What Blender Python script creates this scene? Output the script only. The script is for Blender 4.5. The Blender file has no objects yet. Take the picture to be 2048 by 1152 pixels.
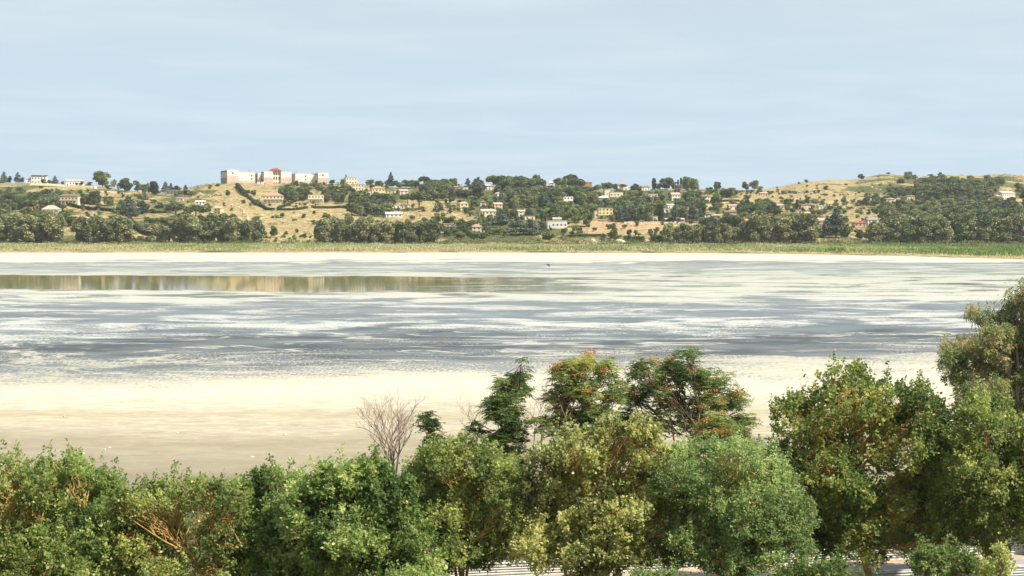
import bpy, math, random
import numpy as np
from mathutils import Vector, Matrix

# ------------------------------------------------------------------ camera, sky, sun, exposure
F = 3248.0                      # focal length in pixels of the 2048 px wide photograph
CAMH = 24.0                     # height of the viewpoint above the lake
PITCH = math.atan(136.0 / F)
scene = bpy.context.scene
cam_d = bpy.data.cameras.new("camera")
cam_d.angle = 2 * math.atan(1024.0 / F)
cam_d.clip_start = 0.5
cam_d.clip_end = 30000
cam = bpy.data.objects.new("camera", cam_d)
scene.collection.objects.link(cam)
cam.location = (0, 0, CAMH)
cam.rotation_euler = (math.pi / 2 - PITCH, 0, 0)
scene.camera = cam

SUN_EL = math.radians(50)
SUN_AZ = math.radians(118)      # clockwise from the view direction (+Y): from the right, behind the viewer
world = bpy.data.worlds.new("World")
scene.world = world
world.use_nodes = True
wn = world.node_tree
for n in list(wn.nodes):
    wn.nodes.remove(n)
def WN(t, **kw):
    n = wn.nodes.new(t)
    for k, v in kw.items():
        setattr(n, k, v)
    return n
w_out = WN("ShaderNodeOutputWorld")
w_bg = WN("ShaderNodeBackground")
sky = WN("ShaderNodeTexSky", sky_type='NISHITA', sun_disc=False)
sky.sun_elevation = SUN_EL
sky.sun_rotation = SUN_AZ
sky.air_density = 1.0
sky.dust_density = 2.0
w_bg.inputs[1].default_value = 0.064
tc = WN("ShaderNodeTexCoord")
sep = WN("ShaderNodeSeparateXYZ")
wn.links.new(tc.outputs["Generated"], sep.inputs[0])
# high thin cloud: direction projected on a flat layer overhead
zc = WN("ShaderNodeMath", operation='MAXIMUM'); zc.inputs[1].default_value = 0.0
wn.links.new(sep.outputs[2], zc.inputs[0])
za = WN("ShaderNodeMath", operation='ADD'); za.inputs[1].default_value = 0.045
wn.links.new(zc.outputs[0], za.inputs[0])
dx = WN("ShaderNodeMath", operation='DIVIDE'); dy = WN("ShaderNodeMath", operation='DIVIDE')
wn.links.new(sep.outputs[0], dx.inputs[0]); wn.links.new(za.outputs[0], dx.inputs[1])
wn.links.new(sep.outputs[1], dy.inputs[0]); wn.links.new(za.outputs[0], dy.inputs[1])
cmb = WN("ShaderNodeCombineXYZ")
wn.links.new(dx.outputs[0], cmb.inputs[0]); wn.links.new(dy.outputs[0], cmb.inputs[1])
mp = WN("ShaderNodeMapping")
mp.inputs["Scale"].default_value = (0.85, 0.95, 1); mp.inputs["Rotation"].default_value = (0, 0, -0.25)
mp.inputs["Location"].default_value = (1.7, 2.3, 0)
wn.links.new(cmb.outputs[0], mp.inputs[0])
cn = WN("ShaderNodeTexNoise"); cn.inputs["Scale"].default_value = 1.1; cn.inputs["Detail"].default_value = 5
cn.inputs["Roughness"].default_value = 0.5; cn.inputs["Distortion"].default_value = 0.5
wn.links.new(mp.outputs[0], cn.inputs[0])
cr = WN("ShaderNodeValToRGB")
cr.color_ramp.elements[0].position = 0.42; cr.color_ramp.elements[0].color = (0.0, 0.0, 0.0, 1)
cr.color_ramp.elements[1].position = 0.72; cr.color_ramp.elements[1].color = (1, 1, 1, 1)
wn.links.new(cn.outputs[0], cr.inputs[0])
# hazy veil, a little bluer near the horizon than overhead
vr = WN("ShaderNodeValToRGB")
e = vr.color_ramp.elements
e[0].position = 0.0; e[0].color = (5.6, 7.2, 8.55, 1)
e[1].position = 0.5; e[1].color = (6.0, 6.6, 7.0, 1)
m1 = e.new(0.07); m1.color = (5.6, 7.05, 8.2, 1)
m2 = e.new(0.16); m2.color = (5.9, 6.85, 7.55, 1)
wn.links.new(zc.outputs[0], vr.inputs[0])
mixv = WN("ShaderNodeMixRGB"); mixv.inputs[0].default_value = 0.9
wn.links.new(sky.outputs[0], mixv.inputs[1]); wn.links.new(vr.outputs[0], mixv.inputs[2])
cf = WN("ShaderNodeMath", operation='MULTIPLY'); cf.inputs[1].default_value = 0.32
wn.links.new(cr.outputs[0], cf.inputs[0])
mixc = WN("ShaderNodeMixRGB"); mixc.inputs[2].default_value = (7.9, 8.6, 8.95, 1)
wn.links.new(cf.outputs[0], mixc.inputs[0]); wn.links.new(mixv.outputs[0], mixc.inputs[1])
wn.links.new(mixc.outputs[0], w_bg.inputs[0])
wn.links.new(w_bg.outputs[0], w_out.inputs[0])

sun_d = bpy.data.lights.new("sun", 'SUN')
sun_d.energy = 5.0
sun_d.angle = math.radians(1.2)
sun_d.color = (1.0, 0.93, 0.8)
sun = bpy.data.objects.new("sun", sun_d)
scene.collection.objects.link(sun)
sdir = Vector((math.sin(SUN_AZ) * math.cos(SUN_EL), math.cos(SUN_AZ) * math.cos(SUN_EL), math.sin(SUN_EL)))
sun.rotation_euler = sdir.to_track_quat('Z', 'Y').to_euler()
sun.location = (200, -200, 300)

scene.view_settings.view_transform = 'Standard'
scene.view_settings.look = 'None'
scene.view_settings.exposure = 0.8
scene.view_settings.gamma = 1
scene.view_settings.use_curve_mapping = False
scene.render.engine = 'CYCLES'
scene.cycles.max_bounces = 6
scene.cycles.transparent_max_bounces = 4
scene.cycles.diffuse_bounces = 3
scene.cycles.glossy_bounces = 3

# ------------------------------------------------------------------ helpers
COL = scene.collection
rng = np.random.default_rng(7)
rnd = random.Random(11)

def tag(o, label=None, cat=None, group=None, kind=None):
    if label: o["label"] = label
    if cat: o["category"] = cat
    if group: o["group"] = group
    if kind: o["kind"] = kind
    return o

def empty(name, loc, rz=0.0, label=None, cat=None, group=None):
    o = bpy.data.objects.new(name, None)
    o.empty_display_size = 0.5
    COL.objects.link(o)
    o.location = loc
    o.rotation_euler = (0, 0, rz)
    return tag(o, label, cat, group)

def link(name, me, parent=None, loc=None, rz=None, scale=None):
    o = bpy.data.objects.new(name, me)
    COL.objects.link(o)
    if parent is not None: o.parent = parent
    if loc is not None: o.location = loc
    if rz is not None: o.rotation_euler = (0, 0, rz)
    if scale is not None: o.scale = scale
    return o

def np_mesh(name, V, Fa, mat=None, attrs=None, smooth=False):
    """V (n,3); Fa (m,k) with equal k; attrs: {name: per-face float array}"""
    V = np.asarray(V, dtype=np.float32); Fa = np.asarray(Fa, dtype=np.int32)
    me = bpy.data.meshes.new(name)
    me.vertices.add(len(V)); me.vertices.foreach_set("co", V.ravel())
    m, k = Fa.shape
    me.loops.add(m * k); me.loops.foreach_set("vertex_index", Fa.ravel())
    me.polygons.add(m)
    me.polygons.foreach_set("loop_start", np.arange(0, m * k, k, dtype=np.int32))
    if smooth: me.polygons.foreach_set("use_smooth", np.ones(m, dtype=bool))
    me.update(calc_edges=True)
    for an, (dom, arr) in (attrs or {}).items():
        a = me.attributes.new(an, 'FLOAT', dom)
        a.data.foreach_set("value", np.asarray(arr, dtype=np.float32).ravel())
    if mat: me.materials.append(mat)
    return me

class MB:
    """collects simple solids into one mesh"""
    def __init__(s): s.v = []; s.f = []; s.mi = []; s.m = 0
    def add(s, vs, fs):
        b = len(s.v); s.v += [tuple(v) for v in vs]; s.f += [tuple(b + i for i in f) for f in fs]; s.mi += [s.m] * len(fs)
        return s
    def box(s, x0, x1, y0, y1, z0, z1):
        return s.add([(x0,y0,z0),(x1,y0,z0),(x1,y1,z0),(x0,y1,z0),(x0,y0,z1),(x1,y0,z1),(x1,y1,z1),(x0,y1,z1)],
                     [(0,3,2,1),(4,5,6,7),(0,1,5,4),(1,2,6,5),(2,3,7,6),(3,0,4,7)])
    def hip(s, x0, x1, y0, y1, z0, h, ridge=None, t=0.25):
        """hipped roof with eaves thickness t; ridge along the longer side"""
        cx, cy = (x0+x1)/2, (y0+y1)/2
        w, d = x1-x0, y1-y0
        r = ridge if ridge is not None else max(0.0, abs(w-d))/2
        a = ((cx-r,cy,z0+t+h),(cx+r,cy,z0+t+h)) if w >= d else ((cx,cy-r,z0+t+h),(cx,cy+r,z0+t+h))
        v = [(x0,y0,z0),(x1,y0,z0),(x1,y1,z0),(x0,y1,z0),(x0,y0,z0+t),(x1,y0,z0+t),(x1,y1,z0+t),(x0,y1,z0+t),a[0],a[1]]
        f = [(0,3,2,1),(0,1,5,4),(1,2,6,5),(2,3,7,6),(3,0,4,7)]
        if w >= d: f += [(4,5,9,8),(5,6,9),(6,7,8,9),(7,4,8)]
        else: f += [(4,5,8),(5,6,9,8),(6,7,9),(7,4,8,9)]
        return s.add(v, f)
    def gable(s, x0, x1, y0, y1, z0, h, along='x', t=0.25):
        cx, cy = (x0+x1)/2, (y0+y1)/2
        a = ((x0,cy,z0+t+h),(x1,cy,z0+t+h)) if along == 'x' else ((cx,y0,z0+t+h),(cx,y1,z0+t+h))
        v = [(x0,y0,z0),(x1,y0,z0),(x1,y1,z0),(x0,y1,z0),(x0,y0,z0+t),(x1,y0,z0+t),(x1,y1,z0+t),(x0,y1,z0+t),a[0],a[1]]
        f = [(0,3,2,1),(0,1,5,4),(1,2,6,5),(2,3,7,6),(3,0,4,7)]
        if along == 'x': f += [(4,5,9,8),(5,6,9),(6,7,8,9),(7,4,8)]
        else: f += [(4,5,8),(5,6,9,8),(6,7,9),(7,4,8,9)]
        return s.add(v, f)
    def tube(s, pts, rad, n=6, cap=True):
        pts = [Vector(p) for p in pts]; rings = []
        b = len(s.v)
        for i, p in enumerate(pts):
            d = (pts[min(i+1, len(pts)-1)] - pts[max(i-1, 0)])
            if d.length < 1e-9: d = Vector((0,0,1))
            d.normalize()
            a = d.cross(Vector((0,1,0)) if abs(d.y) < 0.9 else Vector((1,0,0))); a.normalize()
            c = d.cross(a)
            r = rad[i] if hasattr(rad, '__len__') else rad
            for k in range(n):
                t = 2*math.pi*k/n
                s.v.append(tuple(p + (a*math.cos(t) + c*math.sin(t))*r))
        for i in range(len(pts)-1):
            for k in range(n):
                k2 = (k+1) % n
                s.f.append((b+i*n+k, b+i*n+k2, b+(i+1)*n+k2, b+(i+1)*n+k)); s.mi.append(s.m)
        if cap:
            s.f.append(tuple(b+k for k in reversed(range(n)))); s.mi.append(s.m)
            s.f.append(tuple(b+(len(pts)-1)*n+k for k in range(n))); s.mi.append(s.m)
        return s
    def mesh(s, name, *mats, smooth=False):
        me = bpy.data.meshes.new(name)
        me.from_pydata(s.v, [], s.f)
        for m in mats: me.materials.append(m)
        if len(mats) > 1: me.polygons.foreach_set("material_index", s.mi)
        if smooth: me.polygons.foreach_set("use_smooth", [True]*len(s.f))
        me.update()
        return me
    def build(s, name, mat, parent=None, loc=None, rz=None, smooth=False):
        mats = mat if isinstance(mat, (list, tuple)) else (mat,)
        return link(name, s.mesh(name, *mats, smooth=smooth), parent, loc, rz)

# ------------------------------------------------------------------ materials
def new_mat(name):
    m = bpy.data.materials.new(name); m.use_nodes = True
    nt = m.node_tree
    for n in list(nt.nodes): nt.nodes.remove(n)
    out = nt.nodes.new("ShaderNodeOutputMaterial")
    return m, nt, out
def nd(nt, t, ins=None, **kw):
    n = nt.nodes.new(t)
    for k, v in kw.items(): setattr(n, k, v)
    for k, v in (ins or {}).items():
        if isinstance(v, bpy.types.NodeSocket): nt.links.new(v, n.inputs[k])
        else: n.inputs[k].default_value = v
    return n
def ramp(nt, fac, stops, interp='LINEAR'):
    r = nt.nodes.new("ShaderNodeValToRGB"); cr_ = r.color_ramp; cr_.interpolation = interp
    cr_.elements[0].position = stops[0][0]; cr_.elements[0].color = (*stops[0][1], 1)
    cr_.elements[1].position = stops[-1][0]; cr_.elements[1].color = (*stops[-1][1], 1)
    for p, c in stops[1:-1]:
        el = cr_.elements.new(p); el.color = (*c, 1)
    nt.links.new(fac, r.inputs[0])
    return r.outputs[0]
def math_(nt, op, a, b=None, c=None, clamp=False):
    n = nt.nodes.new("ShaderNodeMath"); n.operation = op; n.use_clamp = clamp
    for i, v in enumerate((a, b, c)):
        if v is None: continue
        if isinstance(v, bpy.types.NodeSocket): nt.links.new(v, n.inputs[i])
        else: n.inputs[i].default_value = v
    return n.outputs[0]
def mix_(nt, fac, a, b):
    n = nt.nodes.new("ShaderNodeMixRGB")
    for i, v in enumerate((fac, a, b)):
        if isinstance(v, bpy.types.NodeSocket): nt.links.new(v, n.inputs[i])
        elif i == 0: n.inputs[0].default_value = v
        else: n.inputs[i].default_value = (*v, 1)
    return n.outputs[0]
def noise_(nt, vec, scale, detail=4, rough=0.55, dist=0.0):
    n = nt.nodes.new("ShaderNodeTexNoise")
    n.inputs["Scale"].default_value = scale; n.inputs["Detail"].default_value = detail
    n.inputs["Roughness"].default_value = rough; n.inputs["Distortion"].default_value = dist
    if vec is not None: nt.links.new(vec, n.inputs["Vector"])
    return n.outputs[0]
LAKE_K = 0.84
ALB = 0.79
def principled(nt, out, color, rough=0.8, spec=0.3, normal=None, k=None):
    if not isinstance(color, bpy.types.NodeSocket):
        rgb = nt.nodes.new('ShaderNodeRGB'); rgb.outputs[0].default_value = (*color, 1); color = rgb.outputs[0]
    color = mix_(nt, 1.0, color, (k or ALB,)*3); color.node.blend_type = 'MULTIPLY'
    b = nt.nodes.new("ShaderNodeBsdfPrincipled")
    for k, v in (("Base Color", color), ("Roughness", rough), ("Specular IOR Level", spec)):
        if isinstance(v, bpy.types.NodeSocket): nt.links.new(v, b.inputs[k])
        elif k == "Base Color": b.inputs[k].default_value = (*v, 1)
        else: b.inputs[k].default_value = v
    if normal is not None: nt.links.new(normal, b.inputs["Normal"])
    nt.links.new(b.outputs[0], out.inputs[0])
    return b

def plain(name, col, rough=0.85, spec=0.2, var=0.18, scale=0.4):
    m, nt, out = new_mat(name)
    g = nd(nt, "ShaderNodeNewGeometry")
    n = noise_(nt, g.outputs["Position"], scale, 5, 0.6)
    c = ramp(nt, n, [(0.3, tuple(x*(1-var) for x in col)), (0.7, tuple(min(1, x*(1+var*0.6)) for x in col))])
    principled(nt, out, c, rough, spec)
    return m

def leaf_mat(name, cols, trans=0.4, rough=0.5, spec=0.3, objvar=0.0, mul=(1, 1, 1)):
    """cols: dark .. light, picked by the mesh attribute tint"""
    m, nt, out = new_mat(name)
    a = nd(nt, "ShaderNodeAttribute", attribute_name="tint")
    f = a.outputs["Fac"]
    if objvar:
        oi = nd(nt, "ShaderNodeObjectInfo")
        f = math_(nt, 'ADD', f, math_(nt, 'MULTIPLY', math_(nt, 'SUBTRACT', oi.outputs["Random"], 0.5), objvar))
    k = len(cols)
    cols = [tuple(min(.8, a*b) for a, b in zip(c_, mul)) for c_ in cols]
    c = ramp(nt, f, [(i/(k-1), cc) for i, cc in enumerate(cols)])
    b = nd(nt, "ShaderNodeBsdfPrincipled", {"Base Color": c, "Roughness": rough, "Specular IOR Level": spec})
    t = nd(nt, "ShaderNodeBsdfTranslucent", {"Color": c})
    mx = nd(nt, "ShaderNodeMixShader", {0: trans, 1: b.outputs[0], 2: t.outputs[0]})
    nt.links.new(mx.outputs[0], out.inputs[0])
    return m

def bark_mat(name, c0, c1, c2=None):
    m, nt, out = new_mat(name)
    g = nd(nt, "ShaderNodeNewGeometry")
    mp_ = nd(nt, "ShaderNodeMapping", {"Vector": g.outputs["Position"], "Scale": (3, 3, 0.8)})
    n = noise_(nt, mp_.outputs[0], 2.0, 5, 0.65)
    st = [(0.3, c0), (0.6, c1)]
    if c2: st += [(0.75, c2)]
    c = ramp(nt, n, st)
    bp = nd(nt, "ShaderNodeBump", {"Strength": 0.5, "Distance": 0.03, "Height": n})
    principled(nt, out, c, 0.9, 0.1, bp.outputs[0], 1.2)
    return m

BARK = bark_mat("bark_brown", (0.1, 0.07, 0.05), (0.3, 0.21, 0.13))
BARK_ORANGE = bark_mat("bark_orange_lichen", (0.17, 0.11, 0.05), (0.42, 0.27, 0.09), (0.6, 0.42, 0.13))
BARK_PALE = bark_mat("bark_pale", (0.12, 0.095, 0.07), (0.27, 0.23, 0.19))
BARK_TWIG = bark_mat("bark_bare_twigs", (0.13, 0.09, 0.075), (0.26, 0.19, 0.15))
BARK_DARK = bark_mat("bark_dark", (0.035, 0.028, 0.02), (0.1, 0.08, 0.06))

# ------------------------------------------------------------------ terrain of the far shore
SKYL = [(-600,372),(-200,368),(0,366),(100,368),(200,373),(260,383),(340,386),(372,379),(400,371),(430,367),(560,367),(660,368),(700,366),
        (750,372),(820,375),(900,374),(1000,375),(1100,374),(1160,377),(1250,381),(1350,378),(1400,379),(1450,381),
        (1530,379),(1570,371),(1610,363),(1660,360),(1700,361),(1728,356),(1750,351),(1778,347),(1795,351),(1830,355),(1862,352),(1885,350),
        (1920,350),(1945,352),(1975,350),(2010,349),(2048,351),(2200,354),(2700,365)]
DTOP = [(-600,2200),(380,2230),(440,2300),(660,2300),(760,2200),(1150,2150),(1450,2250),(1560,2600),(1750,2850),(2048,2850),(2700,2800)]
SHORE = [(-600,1205),(0,1199),(1024,1199),(1500,1165),(1800,1085),(2048,990),(2300,900),(2700,800)]
def itp(tab, x):
    return np.interp(x, [p[0] for p in tab], [p[1] for p in tab])
def vnoise(x, y, seed=0):
    """smooth value noise, vectorised"""
    x = np.asarray(x, dtype=float); y = np.asarray(y, dtype=float)
    xi = np.floor(x); yi = np.floor(y); fx = x - xi; fy = y - yi
    fx = fx*fx*(3-2*fx); fy = fy*fy*(3-2*fy)
    def h(a, b):
        s = np.sin(a*127.1 + b*311.7 + seed*74.7) * 43758.5453
        return s - np.floor(s)
    return (h(xi,yi)*(1-fx) + h(xi+1,yi)*fx)*(1-fy) + (h(xi,yi+1)*(1-fx) + h(xi+1,yi+1)*fx)*fy
YB = 1440.0
def terrain_z(X, Y):
    X = np.asarray(X, dtype=float); Y = np.asarray(Y, dtype=float)
    xp = 1024 + F*X/Y
    xa = np.clip(xp, -600, 2700)
    dt = itp(DTOP, xa); sk = itp(SKYL, xa); sh = itp(SHORE, xa)
    zt = CAMH - (sk - 440)/F*dt
    t = (Y - YB)/(dt - YB)
    base = 2.0
    tt = np.clip(t, 0, 1)
    hill = base + (zt - base)*(0.86*tt + 0.14*tt*tt*(3-2*tt))
    rel = (vnoise(X/120, Y/120, 1)-0.5)*9 + (vnoise(X/45, Y/45, 2)-0.5)*4.5 + (vnoise(X/16, Y/16, 5)-0.5)*1.6
    hill = hill + rel*np.sin(np.pi*np.clip(t, 0, 1))**0.8 + (vnoise(X/14, 0, 9)-0.5)*1.6*np.clip((t-0.8)*5, 0, 1)
    behind = zt - (Y - dt)*0.06
    zz = np.where(t > 1, np.maximum(behind, 5), hill)
    flat = np.interp(np.clip((Y - sh)/(YB - sh), -1, 1), [-1, 0, 0.12, 1], [-0.5, -0.02, 0.7, base])
    return np.where(Y < YB, flat, zz)
def row_dir(x, y):
    u = (x-1024)/F; v = (576-y)/F
    cp, sp = math.cos(PITCH), math.sin(PITCH)
    return u, cp + v*sp, -sp + v*cp
def hit(x, y, y0=1180.0, y1=3000.0):
    """where the ray through photo point (x, y) meets the far terrain"""
    u, fy, fz = row_dir(x, y)
    Ys = np.arange(y0, y1, 4.0)
    s = Ys/fy
    Z = CAMH + fz*s
    T = terrain_z(u*s, Ys)
    idx = np.nonzero(Z <= T)[0]
    if len(idx) == 0:
        dt = float(itp(DTOP, x)); s = dt/fy
        return u*s, dt, float(terrain_z(u*s, dt))
    i = idx[0]
    return u*s[i], float(Ys[i]), float(T[i])
def at(x, y, Y):
    """point on the ray through photo point (x, y) at distance Y"""
    u, fy, fz = row_dir(x, y); s = Y/fy
    return u*s, Y, CAMH + fz*s
# ------------------------------------------------------------------ the hills
# (x, y, rx, ry, value) in the photograph: where the slope is green scrub (+) or dry straw (-), or bare earth
GREEN = [(60,378,130,10,.0),(40,430,120,45,.35),(200,440,60,30,.1),(300,440,70,30,.3),(380,400,60,18,-.1),(475,395,40,35,-.55),
         (560,395,70,20,-.25),(620,384,70,18,.25),(640,445,150,35,-.6),(450,450,60,50,-.5),(760,400,80,40,.35),(860,420,70,22,-.75),(900,435,60,14,-.4),
         (900,390,100,22,.5),(1080,400,120,40,.6),(1000,465,140,18,.5),(1190,455,60,12,-.7),(1290,455,110,14,-.75),(1280,400,150,30,.35),
         (1500,405,120,12,-.6),(1560,392,60,10,-.35),(1620,372,90,14,-.5),(1690,388,100,14,-.2),(1640,405,90,12,-.4),(1760,360,60,10,.25),(1700,378,70,5,.55),(1640,369,40,4,.4),(1610,386,60,4,.5),(1760,376,60,8,.4),(440,384,45,7,.5),(425,402,50,7,.45),(520,445,60,6,.35),(600,456,60,5,.4),(470,418,30,6,.35),(1730,432,40,12,-.7),
         (1180,412,330,40,.5),(940,455,90,20,.4),(1620,440,110,30,.3),(1830,400,100,30,.4),(1950,430,130,60,.5),(1990,360,60,10,.15),(1880,362,40,8,-.3),(1945,352,30,6,-.5)]
BARE = [(170,440,40,26,.8),(290,462,30,22,.9),(250,392,60,10,.6),(120,370,160,6,.7),(700,388,25,14,.5),(830,425,26,10,.5),(1290,452,130,10,.8),
        (1200,455,60,12,.8),(1070,405,40,6,.7),(1950,352,30,8,.8),(1880,360,30,8,.6),(440,375,30,6,.2),(560,372,60,6,.5),(1350,395,30,8,.4),(1735,356,10,8,.8)]
def blobs(tab, xp, yp):
    r = np.zeros_like(xp)
    for (x, y, rx, ry, v) in tab:
        r += v*np.exp(-(((xp-x)/rx)**2 + ((yp-y)/ry)**2))
    return r
def build_hills():
    na, ny = 420, 250
    xs = np.linspace(-620, 2700, na)
    Ys = np.concatenate([np.linspace(0, 1, ny-30)**1.15, 1+np.linspace(0.02, 1.6, 30)])
    XP, TT = np.meshgrid(xs, Ys)
    SH = itp(SHORE, XP); DT = itp(DTOP, XP)
    nflat = 50
    # rows: first nflat between the shore and the foot of the slope, the rest up the hill and beyond
    k = np.arange(ny)[:, None]
    tfl = k/nflat
    Y = np.where(k < nflat, (SH-60) + (YB-(SH-60))*tfl, YB + (DT-YB)*np.clip((k-nflat)/(ny-nflat-30), 0, None))
    X = (XP-1024)/F*Y
    Z = terrain_z(X, Y)
    rowp = 440 + (CAMH-Z)/Y*F
    g = 0.36 + blobs(GREEN, XP, rowp)
    b = blobs(BARE, XP, rowp)
    V = np.stack([X, Y, Z], -1).reshape(-1, 3)
    i = np.arange(ny-1)[:, None]*na + np.arange(na-1)[None]
    Fa = np.stack([i, i+1, i+na+1, i+na], -1).reshape(-1, 4)
    m, nt, out = new_mat("dry_hill_grass")
    geo = nd(nt, "ShaderNodeNewGeometry"); pos = geo.outputs["Position"]
    mp_ = nd(nt, "ShaderNodeMapping", {"Vector": pos, "Scale": (1, 0.35, 2.2)})
    n1 = noise_(nt, mp_.outputs[0], 0.02, 9, 0.68, 0.4)
    n2 = noise_(nt, nd(nt, 'ShaderNodeMapping', {'Vector': pos, 'Scale': (1, .45, 1.6)}).outputs[0], 0.2, 8, 0.75)
    n3 = noise_(nt, mp_.outputs[0], 0.012, 5, 0.6, 1.0)
    ag = nd(nt, "ShaderNodeAttribute", attribute_name="green").outputs["Fac"]
    ab = nd(nt, "ShaderNodeAttribute", attribute_name="bare").outputs["Fac"]
    straw = ramp(nt, n2, [(0.25, (0.12, 0.1, 0.05)), (0.40, (0.24, 0.19, 0.09)), (0.53, (0.40, 0.315, 0.16)), (0.7, (0.6, 0.5, 0.29))])
    green = ramp(nt, n2, [(0.3, (0.045, 0.06, 0.02)), (0.5, (0.11, 0.125, 0.045)), (0.75, (0.2, 0.19, 0.075))])
    earth = ramp(nt, n2, [(0.3, (0.32, 0.2, 0.11)), (0.55, (0.5, 0.34, 0.2)), (0.75, (0.68, 0.53, 0.36))])
    fg = math_(nt, 'MULTIPLY_ADD', math_(nt, 'ADD', math_(nt, 'ADD', ag, math_(nt, 'MULTIPLY', math_(nt, 'SUBTRACT', n1, 0.5), 3.8)), -0.55), 4.0, 0.5, clamp=True)
    fb = math_(nt, 'MULTIPLY_ADD', math_(nt, 'ADD', math_(nt, 'ADD', ab, math_(nt, 'MULTIPLY', math_(nt, 'SUBTRACT', n3, 0.5), 2.2)), -0.6), 5.0, 0.5, clamp=True)
    c = mix_(nt, fg, straw, green)
    c = mix_(nt, fb, c, earth)
    bp = nd(nt, "ShaderNodeBump", {"Strength": 1.0, "Distance": 1.2, "Height": n2})
    principled(nt, out, c, 0.95, 0.05, bp.outputs[0])
    me = np_mesh("hillside", V, Fa, m, {"green": ('POINT', g), "bare": ('POINT', b)}, smooth=True)
    o = link("hillside", me); tag(o, kind="structure")
build_hills()

# ------------------------------------------------------------------ the lake: crust, wet mud and shallow water
def lake_mat():
    m, nt, out = new_mat("salt_crust_and_shallow_water")
    geo = nd(nt, "ShaderNodeNewGeometry"); pos = geo.outputs["Position"]
    s = nd(nt, "ShaderNodeSeparateXYZ", {0: pos})
    X, Y = s.outputs[0], s.outputs[1]
    # bands run slightly aslant nearer the camera
    slant = nd(nt, "ShaderNodeMapRange", {"Value": Y, 1: 300.0, 2: 560.0, 3: -0.21, 4: 0.01})
    slant.clamp = True
    near = nd(nt, "ShaderNodeMapRange", {"Value": Y, 1: 190.0, 2: 260.0, 3: 0.0, 4: 1.0})
    near.clamp = True
    sl = math_(nt, 'MULTIPLY', slant.outputs[0], near.outputs[0])
    Y2 = math_(nt, 'SUBTRACT', Y, math_(nt, 'MULTIPLY', math_(nt, 'MULTIPLY', sl, X), -1.0))
    wv = nd(nt, "ShaderNodeMapping", {"Vector": pos, "Scale": (1/60.0, 1/42.0, 1)})
    w1 = noise_(nt, wv.outputs[0], 1.0, 5, 0.6, 0.6)
    warp = nd(nt, 'ShaderNodeMapRange', {'Value': Y, 1: 250.0, 2: 330.0, 3: 0.22, 4: 0.42}, clamp=True).outputs[0]
    Y3 = math_(nt, 'MULTIPLY', Y2, math_(nt, 'MULTIPLY_ADD', math_(nt, 'SUBTRACT', w1, 0.5), warp, 1.0))
    r = math_(nt, 'DIVIDE', 77952.0, Y3)                      # depth scale: reciprocal of the distance from the north shore
    # 0 at the far salt edge, 1 at the near beach
    q = math_(nt, 'DIVIDE', math_(nt, 'SUBTRACT', r, 60.0), 460.0, clamp=True)
    def R(stops, interp='LINEAR'):
        st = [((p-500)/460.0, (v,)*3 if not isinstance(v, tuple) else v) for p, v in stops]
        return ramp(nt, q, [(max(0, min(1, p)), v) for p, v in st], interp)
    crustiness = R([(500,1.0),(521,1.0),(523,.35),(526,.25),(529,.42),(546,.5),(551,.62),(584,.5),(592,.62),(603,.45),(618,.36),(634,.42),(650,.5),(661,.42),
                    (672,.22),(684,.14),(700,.24),(718,.36),(735,.5),(750,.64),(765,.82),(780,.96),(800,1.0),(960,1.0)])
    # the open pool: left of the middle, with a ragged right-hand end
    nearp = nd(nt, "ShaderNodeMapRange", {"Value": Y, 1: 548.0, 2: 562.0}, clamp=True).outputs[0]
    farp = nd(nt, "ShaderNodeMapRange", {"Value": Y, 1: 708.0, 2: 690.0}, clamp=True).outputs[0]
    # wobble its edges
    Yw = math_(nt, 'ADD', Y, math_(nt, 'MULTIPLY', math_(nt, 'SUBTRACT', noise_(nt, nd(nt, "ShaderNodeMapping", {"Vector": pos, "Scale": (1/30.0, 1/22.0, 1)}).outputs[0], 1.0, 6, 0.65), 0.5), 62.0))
    Yw = math_(nt, 'ADD', Yw, math_(nt, 'MULTIPLY', X, 0.12))
    nearp = nd(nt, "ShaderNodeMapRange", {"Value": Yw, 1: 534.0, 2: 541.0}, clamp=True).outputs[0]
    farp = nd(nt, "ShaderNodeMapRange", {"Value": Yw, 1: 690.0, 2: 680.0}, clamp=True).outputs[0]
    leftp = nd(nt, "ShaderNodeMapRange", {"Value": math_(nt, 'ADD', X, math_(nt, 'MULTIPLY', math_(nt, 'SUBTRACT', noise_(nt, nd(nt, "ShaderNodeMapping", {"Vector": pos, "Scale": (1/50.0, 1/14.0, 1)}).outputs[0], 1.0, 5, 0.7), 0.5), 260.0)), 1: 60.0, 2: -20.0}, clamp=True).outputs[0]
    pool = math_(nt, 'MULTIPLY', math_(nt, 'MULTIPLY', nearp, farp), leftp)
    midp = nd(nt, "ShaderNodeMapRange", {"Value": X, 1: 165.0, 2: 40.0}, clamp=True).outputs[0]
    pool2 = math_(nt, 'MULTIPLY', math_(nt, 'MULTIPLY', nearp, farp), midp)
    mv = nd(nt, "ShaderNodeMapping", {"Vector": pos, "Scale": (1/34.0, 1/24.0, 1), "Rotation": (0, 0, 0.04)})
    n1 = noise_(nt, mv.outputs[0], 1.0, 10, 0.66, 0.7)
    fa = nd(nt, 'ShaderNodeMapRange', {'Value': Y, 1: 250.0, 2: 380.0, 3: 1.9, 4: 0.5}, clamp=True).outputs[0]
    fine = noise_(nt, nd(nt, 'ShaderNodeMapping', {'Vector': pos, 'Scale': (2.0, .42, 1)}).outputs[0], 1.0, 6, 0.85)
    n = math_(nt, 'ADD', n1, math_(nt, 'MULTIPLY', math_(nt, 'SUBTRACT', fine, 0.5), fa))
    th = math_(nt, 'MULTIPLY_ADD', math_(nt, 'SUBTRACT', 0.5, crustiness), 0.55, 0.5)
    th = math_(nt, 'ADD', th, math_(nt, 'MULTIPLY', pool, 0.42))
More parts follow.
